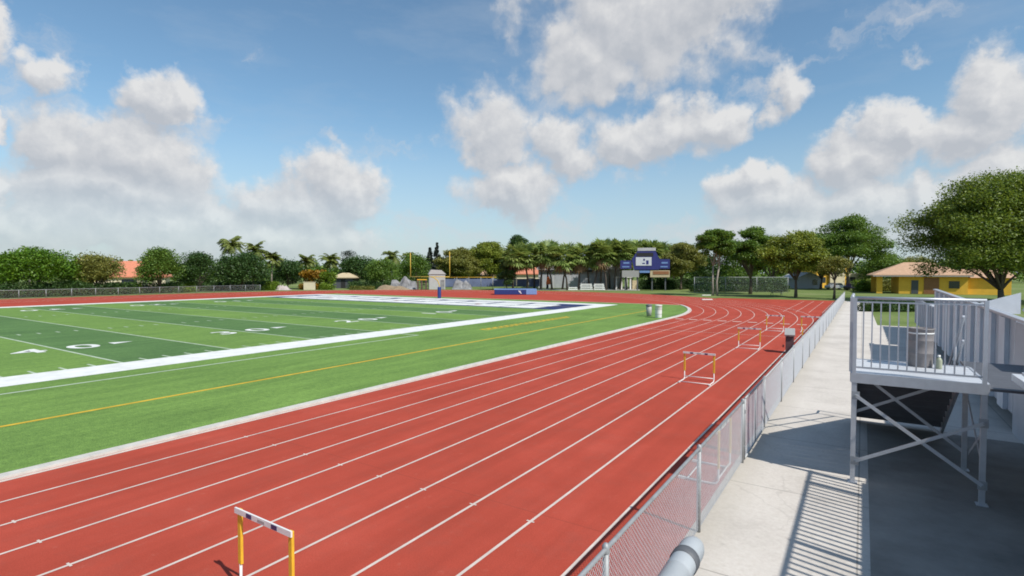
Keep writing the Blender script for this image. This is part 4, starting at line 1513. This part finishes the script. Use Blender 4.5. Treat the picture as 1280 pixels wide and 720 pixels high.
tree('tree', 'dark tree filling the gap behind the medium slim trunked tree', 918, 116, 302, 52, 'lf_mid', 27, trunk_h=1.6, n_cl=36, size=0.25)
tree('tree', 'olive green tree between the slim trunked tree and the forked tree, farther back', 966, 114, 296, 62, 'lf_olive', 28, trunk_h=1.8, lobes=12, per=70, size=0.25)
tree('tree', 'green tree behind the forked tree, left of the tallest crown', 1026, 118, 296, 62, 'lf_mid', 29, trunk_h=2.4, lobes=12, per=70, size=0.25)
tree('tree', 'pale olive tree behind the last palms, left of the brown patched tree', 832, 126, 306, 40, 'lf_yell', 30, trunk_h=1.8, n_cl=30, size=0.25)

# conifers
def conifer(label, px, d, top, w, seed):
    rng = np.random.default_rng(seed)
    x, y = at(px, d)
    H = zat(top, d)
    r = thing('conifer_tree', label, 'tree', (x, y, 0), 0, 'dark conifers behind the goal post')
    cen, rad = [], []
    for i in range(26):
        t = i / 25
        rr = w * (1 - t) ** 0.7
        for k in range(3):
            a = rng.uniform(0, 6.28)
            cen.append((rr * 0.6 * math.cos(a), rr * 0.6 * math.sin(a), 1.2 + t * (H - 1.5)))
            rad.append(max(0.25, rr * 0.55))
    V = leaf_quads(rng, cen, rad, 36, 0.26, 0.8, up=0.0)
    quads_object('crown', V, M['lf_conifer'], r)
    MB().tube([(0, 0, 0), (0, 0, H * 0.95)], [0.2, 0.03], 8).build('trunk', M['bark'], r)


conifer('tallest narrow dark conifer behind the white hut', 546.5, 150, 303, 2.3, 31)
conifer('shorter dark conifer left of the tallest one', 537.5, 150, 309, 2.5, 32)

# hedges and bushes
bush('hedge', 'dark hedge beyond the far fence under the umbrella tree', 40, 78.5, 15, 2.3, 'lf_dark', 41, rz=R(90))
bush('hedge', 'dark hedge beyond the far fence under the olive tree', 118, 85.5, 13.0, 2.1, 'lf_dark', 42, rz=R(90))
bush('bush', 'lime green clipped bush below the orange roof', 160, 90.5, 4.0, 1.9, 'lf_lime', 44, rz=R(80))
bush('bush', 'lime green bush between round tree and dark low tree', 229, 97, 4.4, 1.9, 'lf_lime', 45, rz=R(75))
bush('hedge', 'dark hedge below the deep green round tree', 197, 93.5, 8, 2.0, 'lf_dark', 46, rz=R(75))
bush('hedge', 'dark hedge below the wide dark tree and feather palms', 292, 110, 17, 1.9, 'lf_dark', 47, rz=R(60))
bush('bush', 'lime bush at the foot of the leaning palm', 337, 108.5, 2.8, 1.9, 'lf_lime', 48)
bush('bush', 'orange and yellow croton bush above the cream wall', 389, 113, 5.2, 4.2, 'lf_croton', 49, dep=2.5, size=0.2)
bush('bush', 'tall lime shrub right of the croton bush', 408, 112, 3.2, 3.8, 'lf_lime', 50, size=0.18)
bush('hedge', 'low green hedge under the dark trees left of the brush pile', 462, 118, 10, 1.7, 'lf_dark', 51)
bush('bush', 'low grass tuft bush before the dark trees', 452, 112, 5, 0.8, 'lf_olive', 52, dep=1.2)
bush('hedge', 'long black green hedge behind the tall pipe topped fence', 925, 101, 18.5, 2.7, 'lf_dark', 53, dep=2.0, size=0.17)
bush('hedge', 'dark hedge under the scoreboard', 820, 114, 8, 2.2, 'lf_dark', 54)
bush('bush', 'pale grey green bush beside the yellow house porch', 1082, 101, 3.4, 2.3, 'lf_lime', 55, size=0.16)
bush('bush', 'grey green bush inside the open porch of the yellow house', 1106, 103, 5.2, 2.4, 'lf_olive', 56, size=0.16)
bush('hedge', 'dark hedge behind the olive tree right of the scoreboard', 856, 117, 11, 2.4, 'lf_dark', 57)
bush('hedge', 'dark clipped hedge on the lawn seen through the picket railing', 1114, 50, 5.2, 1.05, 'lf_dark', 58, dep=1.0, size=0.09, rz=HEAD)

# sabal palms in front of the grey building
def sabal(label, px, d, top, lean, seed, crown=1.0, skirt=True):
    rng = np.random.default_rng(seed)
    x, y = at(px, d)
    H = zat(top, d) - 1.55 * crown
    r = thing('palm_tree', label, 'palm', (x, y, 0), HEAD, 'sabal palms in a row before the grey building')
    tb = MB()
    tp = Vector((lean, 0, H))
    tb.tube([(0, 0, 0), (lean * 0.25 + rng.uniform(-0.15, 0.15), 0, H * 0.35), (lean * 0.65 + rng.uniform(-0.15, 0.15), 0, H * 0.7), tp], [0.24, 0.17, 0.16, 0.18], 8)
    tb.build('trunk', M['bark_palm'], r)
    Q, Qd = [], []
    for i in range(64):
        el = rng.uniform(-1.05, 1.4)
        az = rng.uniform(0, 6.283)
        dv = Vector((math.cos(az) * math.cos(el), math.sin(az) * math.cos(el), math.sin(el)))
        L1 = rng.uniform(0.6, 1.05) * crown
        c = tp + dv * L1
        side = dv.cross(Vector((0, 0, 1)))
        if side.length < 0.1:
            side = Vector((1, 0, 0))
        side.normalize()
        nrm = side.cross(dv).normalized()
        fl = rng.uniform(0.75, 1.0) * crown
        dead = el < -0.78 and skirt
        Qt = Qd if dead else Q
        # petiole
        Qt.append([tp + side * 0.02, tp - side * 0.02, c - side * 0.02, c + side * 0.02])
        for k in range(9):
            a = (k - 4) * 0.36
            dd = (dv * math.cos(a) + side * math.sin(a)) - nrm * (0.10 + 0.35 * rng.random()) - Vector((0, 0, 0.06))
            dd.normalize()
            s2 = nrm.cross(dd).normalized() * (0.085 * crown)
            m = c + dd * fl * 0.55
            e = c + dd * fl - Vector((0, 0, 0.10 * fl))
            Qt.append([c, m + s2, e, m - s2])
    quads_object('crown', np.array([[tuple(p) for p in q] for q in Q], dtype=np.float64), M['lf_palm'], r)
    if Qd:
        quads_object('dead_skirt', np.array([[tuple(p) for p in q] for q in Qd], dtype=np.float64), M['dead_frond'], r)
    return r


ords = ['first', 'second', 'third', 'fourth', 'fifth', 'sixth', 'seventh', 'eighth', 'ninth', 'tenth', 'eleventh', 'twelfth', 'thirteenth', 'fourteenth', 'fifteenth', 'sixteenth', 'seventeenth', 'eighteenth']
base_px = [641, 659, 676, 690, 703, 709, 723, 737, 742, 751, 758, 768, 775, 783, 797, 812, 826, 841]
tops = [304, 303, 301, 300, 302, 306, 303, 301, 303, 297, 299, 298, 300, 299, 297, 299, 301, 304]
leans = [0.3, -0.4, 0.5, -1.2, 1.0, -1.0, 0.4, -0.8, 1.2, 0.3, -0.9, 0.5, 0.9, -0.6, 0.2, 0.4, -0.3, 0.2]
for i, px in enumerate(base_px):
    sabal(ords[i] + ' sabal palm from the left in the row before the grey building', px, (110 if px < 788 else 117) + (i * 7 % 5) * 0.9, tops[i], leans[i], 200 + i, 2.0)


back = ['first', 'second', 'third', 'fourth']
for i, px in enumerate((668, 684, 762, 790)):
    sabal(back[i] + ' sabal palm from the left in the half hidden back rank before the grey building', px, 117.5 + (i % 3) * 0.8, (301, 300, 298, 301)[i], (-0.3, 0.5, -0.5, 0.2)[i], 300 + i, 2.0)


# feather palms on the left
def feather_palm(label, px, d, top, lean, seed, L=2.6, n=34, trunk='bark_pale'):
    rng = np.random.default_rng(seed)
    x, y = at(px, d)
    H = zat(top, d) - 0.85 * L
    r = thing('palm_tree', label, 'palm', (x, y, 0), HEAD, 'feather palms above the far left trees')
    tp = Vector((lean, 0, H))
    tb = MB()
    tb.tube([(0, 0, 0), (lean * 0.4, 0, H * 0.5), tp], [0.2, 0.14, 0.12], 8)
    tb.build('trunk', M[trunk], r)
    Q = []
    for i in range(n):
        el0 = rng.uniform(-0.35, 1.45)
        az = rng.uniform(0, 6.283)
        hd = Vector((math.cos(az), math.sin(az), 0))
        p = tp.copy()
        Lf = L * rng.uniform(0.8, 1.15)
        ns = 9
        el = el0
        side = Vector((-hd.y, hd.x, 0))
        for k in range(ns):
            dv = hd * math.cos(el) + Vector((0, 0, math.sin(el)))
            q = p + dv * (Lf / ns)
            Q.append([p + side * 0.02, p - side * 0.02, q - side * 0.02, q + side * 0.02])
            ll_ = 0.62 * math.sin(math.pi * (0.15 + 0.8 * k / ns)) * L / 2.6
            for s in (-1, 1):
                for jj in (0.25, 0.75):
                    o = p.lerp(q, jj)
                    e = o + side * s * ll_ + dv * ll_ * 0.5 - Vector((0, 0, ll_ * rng.uniform(0.3, 0.8)))
                    w = dv * 0.095
                    Q.append([o - w, o + w, e + w * 0.4, e - w * 0.4])
            p = q
            el -= (0.10 + 0.022 * k)
    quads_object('crown', np.array([[tuple(p) for p in q] for q in Q], dtype=np.float64), M['lf_coco'], r)
    return r


feather_palm('tallest feather palm above the wide dark tree on the left', 288, 108, 291, 0.4, 61, 3.0, 39)
feather_palm('feather palm just right of the tallest left palm', 316, 110, 299, 0.5, 62, 2.8, 36)
feather_palm('pale trunked feather palm standing clear right of the wide dark tree', 339, 111, 311, 0.3, 63, 2.6, 33)
feather_palm('feather palm above the croton bush', 381, 118, 315, 0.4, 64, 2.6, 36)
feather_palm('dark feather palm behind the tall lime shrub', 412, 130, 313, 0.2, 65, 2.9, 39)
feather_palm('feather palm left of the goal upright, above the tarpaulin', 489, 136, 309, 0.4, 66, 3.0, 36)
feather_palm('small palm tuft peeking over the umbrella tree at far left', 37, 98, 305, 0.0, 67, 1.7, 24)
feather_palm('feather palm close behind the left goal upright', 511, 140, 312, 0.1, 68, 2.6, 33)

# distant woods as one mass
rng = np.random.default_rng(77)
cen, rad = [], []
for px in range(-120, 1420, 11):
    for d in (178, 196):
        x, y = at(px + rng.uniform(-4, 4), d)
        h = rng.uniform(4.8, 8.0)
        cen.append((x, y, h * 0.5))
        rad.append(h * 0.55)
        cen.append((x + rng.uniform(-2, 2), y, h - 1.6))
        rad.append(1.9)
V = leaf_quads(rng, cen, rad, 130, 0.5, 1.0)
V = V[(V[:, :, 2] > 0.05).all(axis=1)]
fw = quads_object('distant_woods', V, M['lf_mid'])
tag(fw, 'far off line of low woods along the horizon behind everything', 'woods', None, 'stuff')

# ------------------------------------------------------------------ sun and sky
EL = R(48.0)
SH = Vector((0.975, -0.22, 0)).normalized()
SUN = Vector((SH.x * math.cos(EL), SH.y * math.cos(EL), math.sin(EL)))
ld = bpy.data.lights.new('sun', 'SUN')
ld.energy = 5.0
ld.angle = R(0.6)
ld.color = (1.0, 0.95, 0.87)
lo = bpy.data.objects.new('sun', ld)
COL.objects.link(lo)
lo.rotation_euler = (-SUN).to_track_quat('-Z', 'Y').to_euler()
lo.location = (20, -10, 40)

W = bpy.data.worlds.new('World')
SC.world = W
W.use_nodes = True
nt = W.node_tree
N, L = nt.nodes, nt.links
bg = N['Background']
SKY = 0.085
bg.inputs['Strength'].default_value = SKY
sky = N.new('ShaderNodeTexSky')
sky.sky_type = 'NISHITA'
sky.sun_disc = False
sky.sun_elevation = EL
sky.sun_rotation = math.atan2(SH.x, SH.y)
sky.altitude = 0
sky.air_density = 1.0
sky.dust_density = 0.6
sky.ozone_density = 2.5

# clouds, placed by compass direction: (photo column, row) of centre -> azimuth, elevation
def azel(px, py):
    r = (px - 640.0) / FPX
    az = -HEAD + math.atan(r)                     # clockwise from +Y
    el = math.atan2(340.0 - py, FPX * math.sqrt(1 + r * r))
    return math.degrees(az), math.degrees(el)


CL = [  # cx, cy, rx, ry, weight
    (205, 130, 48, 34, 1), (95, 185, 80, 52, 1), (185, 205, 105, 62, 1), (140, 240, 150, 45, 1),
    (430, 240, 62, 48, 1), (370, 268, 110, 46, 1), (200, 282, 230, 46, 1), (50, 285, 130, 40, 1), (330, 300, 190, 34, 1),
    (5, 30, 42, 56, 1), (72, 98, 40, 34, .8), (0, 150, 22, 16, .8), (5, 232, 30, 24, 1),
    (745, 85, 98, 46, 1), (800, 35, 150, 72, 1), (885, 0, 95, 52, 1), (780, -60, 170, 70, 1),
    (612, 168, 56, 50, 1), (640, 238, 72, 40, 1), (705, 188, 50, 36, 1), (830, 170, 95, 40, 1), (785, 188, 62, 34, 1), (898, 156, 52, 34, 1),
    (976, 124, 28, 34, 1), 
    (1240, 120, 90, 62, 1), (1100, 168, 60, 40, 1), (1200, 165, 115, 46, 1), (1060, 205, 70, 40, .9), (935, 236, 48, 26, 1), (975, 256, 90, 36, 1),
    (1090, 262, 135, 52, 1), (1160, 235, 50, 38, 1), (1020, 290, 180, 34, .9), (1250, 240, 120, 60, .9),
]
WISPS = [(960, 62, 80, 22, 1), (1050, 40, 120, 26, 1), (1130, 20, 110, 22, 1), (1122, 72, 22, 13, 1), (1000, 85, 70, 20, 1), (765, 228, 34, 16, 1), (330, 70, 40, 14, 1), (600, 112, 40, 16, 1),
         (20, 120, 90, 50, 1), (70, 60, 60, 60, 1), (500, 185, 60, 22, 1), (420, 178, 40, 12, 1), (860, 292, 150, 30, 1), (560, 290, 160, 36, 1), (700, 290, 100, 40, 1), (270, 165, 40, 24, 1), (940, 120, 40, 40, 1), (690, 120, 60, 40, 1)]


def blob_group(name, CL):
  grp = bpy.data.node_groups.new(name, 'ShaderNodeTree')
  grp.interface.new_socket('AzEl', in_out='INPUT', socket_type='NodeSocketVector')
  grp.interface.new_socket('Field', in_out='OUTPUT', socket_type='NodeSocketFloat')
  gi = grp.nodes.new('NodeGroupInput')
  go = grp.nodes.new('NodeGroupOutput')
  prev = None
  for (cx, cy, rx, ry, wt) in CL:
      a0, e0 = azel(cx, cy)
      k = math.degrees(1.0 / FPX) / (1 + ((cx - 640) / FPX) ** 2)
      ra = rx * k
      re = ry * math.degrees(1.0 / FPX) / math.sqrt(1 + ((cx - 640) / FPX) ** 2)
      vm = grp.nodes.new('ShaderNodeVectorMath')
      vm.operation = 'MULTIPLY_ADD'
      vm.inputs[1].default_value = (1 / ra, 1 / re, 0)
      vm.inputs[2].default_value = (-a0 / ra, -e0 / re, 0)
      grp.links.new(gi.outputs[0], vm.inputs[0])
      ln = grp.nodes.new('ShaderNodeVectorMath')
      ln.operation = 'LENGTH'
      grp.links.new(vm.outputs[0], ln.inputs[0])
      f = math_node(grp, 'MULTIPLY_ADD', ln.outputs['Value'], -1.0, (0.95 if wt > 0.95 else 0.55 + 0.5 * wt))
      prev = f if prev is None else math_node(grp, 'MAXIMUM', prev, f)
  prev = math_node(grp, 'MAXIMUM', prev, -1.5)
  grp.links.new(prev, go.inputs[0])
  return grp


grp = blob_group('cloud_field', CL)
grp_w = blob_group('wisp_field', WISPS)

tc = N.new('ShaderNodeTexCoord')
X_, Y_, Z_ = sepxyz(nt, tc.outputs['Generated'])
DEG = 180 / math.pi
az = math_node(nt, 'MULTIPLY', math_node(nt, 'ARCTAN2', X_, Y_), DEG)
el = math_node(nt, 'MULTIPLY', math_node(nt, 'ARCSINE', Z_), DEG)


def tex(vec, kind, scale, detail, rough):
    n = N.new('ShaderNodeTexNoise' if kind == 'n' else 'ShaderNodeTexVoronoi')
    if kind == 'v':
        n.voronoi_dimensions = '2D'
        n.feature = 'SMOOTH_F1'
        n.inputs['Smoothness'].default_value = 0.55
        n.normalize = True
    else:
        n.noise_dimensions = '2D'
    n.inputs['Scale'].default_value = scale
    n.inputs['Detail'].default_value = detail
    n.inputs['Roughness'].default_value = rough
    L.new(vec, n.inputs['Vector'])
    return n


def vm(op, a, b=None, scale=None):
    n = N.new('ShaderNodeVectorMath')
    n.operation = op
    L.new(a, n.inputs[0])
    if b is not None:
        if isinstance(b, tuple):
            n.inputs[1].default_value = b
        else:
            L.new(b, n.inputs[1])
    if scale is not None:
        n.inputs['Scale'].default_value = scale
    return n.outputs[0]


def field(daz, dele):
    cb = N.new('ShaderNodeCombineXYZ')
    L.new(math_node(nt, 'ADD', az, daz), cb.inputs[0])
    L.new(math_node(nt, 'ADD', el, dele), cb.inputs[1])
    p = cb.outputs[0]
    # two octaves of domain warp break the round shapes
    w1 = vm('SCALE', vm('SUBTRACT', tex(p, 'n', 0.13, 2, 0.5).outputs['Color'], (0.5, 0.5, 0.5)), scale=WARP1)
    w2 = vm('SCALE', vm('SUBTRACT', tex(p, 'n', 0.55, 4, 0.6).outputs['Color'], (0.5, 0.5, 0.5)), scale=WARP2)
    q = vm('ADD', vm('ADD', p, w1), w2)
    g_ = N.new('ShaderNodeGroup')
    g_.node_tree = grp
    L.new(q, g_.inputs[0])
    puff = tex(vm('ADD', p, w2), 'v', 0.19, 2.0, 0.55).outputs['Distance']
    fb = tex(p, 'n', 0.30, 7, 0.6).outputs['Fac']
    a = math_node(nt, 'MULTIPLY', math_node(nt, 'SUBTRACT', 0.42, puff), PUFF)
    b = math_node(nt, 'MULTIPLY', math_node(nt, 'SUBTRACT', fb, 0.5), FBM)
    return math_node(nt, 'ADD', g_.outputs[0], math_node(nt, 'ADD', a, b))


WARP1, WARP2, PUFF, FBM = 5.0, 2.2, 1.0, 0.7
D0 = field(0.0, 0.0)
D1 = field(0.55, 1.1)                    # towards the light: up and right
dens = N.new('ShaderNodeMapRange')
dens.interpolation_type = 'SMOOTHSTEP'
dens.inputs['From Min'].default_value = -0.10
dens.inputs['From Max'].default_value = 0.46
L.new(D0, dens.inputs['Value'])
lofade = N.new('ShaderNodeMapRange')
lofade.interpolation_type = 'SMOOTHSTEP'
lofade.inputs['From Min'].default_value = 0.0
lofade.inputs['From Max'].default_value = 10.0
lofade.inputs['To Min'].default_value = 0.42
lofade.inputs['To Max'].default_value = 0.95
L.new(el, lofade.inputs['Value'])
alpha = math_node(nt, 'MULTIPLY', dens.outputs[0], lofade.outputs[0])
rel = math_node(nt, 'SUBTRACT', D0, D1)   # positive on sunlit upper edges
core = math_node(nt, 'MULTIPLY', D0, -0.16)
sh_ = N.new('ShaderNodeMapRange')
sh_.inputs['From Min'].default_value = -0.42
sh_.inputs['From Max'].default_value = 0.40
L.new(math_node(nt, 'ADD', rel, core), sh_.inputs['Value'])
ccol = ramp(nt, sh_.outputs[0], [(0.0, (0.53, 0.555, 0.60)), (0.5, (0.66, 0.67, 0.695)), (1.0, (0.83, 0.825, 0.82))])
sc_n = N.new('ShaderNodeVectorMath')
sc_n.operation = 'SCALE'
sc_n.inputs['Scale'].default_value = 0.95 / SKY
L.new(ccol, sc_n.inputs[0])
# thin wisps
cbw = N.new('ShaderNodeCombineXYZ')
L.new(az, cbw.inputs[0])
L.new(el, cbw.inputs[1])
pw = vm('ADD', cbw.outputs[0], vm('SCALE', vm('SUBTRACT', tex(cbw.outputs[0], 'n', 0.2, 5, 0.6).outputs['Color'], (0.5, 0.5, 0.5)), scale=7.0))
gw_ = N.new('ShaderNodeGroup')
gw_.node_tree = grp_w
L.new(pw, gw_.inputs[0])
wn_ = tex(vm('MULTIPLY', pw, (0.6, 1.5, 1.0)), 'n', 0.22, 7, 0.62).outputs['Fac']
wf = math_node(nt, 'ADD', gw_.outputs[0], math_node(nt, 'MULTIPLY', math_node(nt, 'SUBTRACT', wn_, 0.56), 2.6))
wr_ = N.new('ShaderNodeMapRange')
wr_.interpolation_type = 'SMOOTHSTEP'
wr_.inputs['From Min'].default_value = 0.0
wr_.inputs['From Max'].default_value = 1.3
wr_.inputs['To Max'].default_value = 0.62
L.new(wf, wr_.inputs['Value'])
# high thin veil
cbv = N.new('ShaderNodeCombineXYZ')
L.new(math_node(nt, 'MULTIPLY', az, 0.035), cbv.inputs[0])
L.new(math_node(nt, 'MULTIPLY', el, 0.11), cbv.inputs[1])
veil = noise(nt, cbv.outputs[0], 1.3, 7, 0.62)
vr = N.new('ShaderNodeMapRange')
vr.inputs['From Min'].default_value = 0.48
vr.inputs['From Max'].default_value = 0.80
vr.inputs['To Max'].default_value = 0.35
L.new(veil, vr.inputs['Value'])
# moist air whitens the sky low down
lowm = N.new('ShaderNodeMapRange')
lowm.interpolation_type = 'SMOOTHSTEP'
lowm.inputs['From Min'].default_value = 17.0
lowm.inputs['From Max'].default_value = -1.0
lowm.inputs['To Max'].default_value = 0.72
L.new(el, lowm.inputs['Value'])
thin = math_node(nt, 'MAXIMUM', vr.outputs[0], lowm.outputs[0])
skyc = mixc(nt, 1.0, sky.outputs[0], (1.46, 1.68, 1.62), 'MULTIPLY')
s1 = mixc(nt, thin, skyc, tuple(c * 0.95 / SKY for c in (0.52, 0.60, 0.70)))
s1 = mixc(nt, wr_.outputs[0], s1, tuple(c * 0.95 / SKY for c in (0.68, 0.69, 0.72)))
s2 = mixc(nt, alpha, s1, sc_n.outputs[0])
L.new(s2, bg.inputs['Color'])

# ------------------------------------------------------------------ camera and colour
cd = bpy.data.cameras.new('camera')
cd.sensor_width = 36.0
cd.lens = FPX / 1280.0 * 36.0
cd.clip_end = 3000
cd.clip_start = 0.05
co = bpy.data.objects.new('camera', cd)
COL.objects.link(co)
co.location = (0, 0, CAM_H)
co.rotation_euler = (R(90) - PITCH, 0, HEAD)
SC.camera = co
SC.view_settings.view_transform = 'Standard'
SC.view_settings.look = 'None'
SC.view_settings.exposure = 0.0
SC.view_settings.gamma = 1.0
SC.cycles.max_bounces = 6
SC.cycles.transparent_max_bounces = 8
SC.cycles.filter_width = 1.8
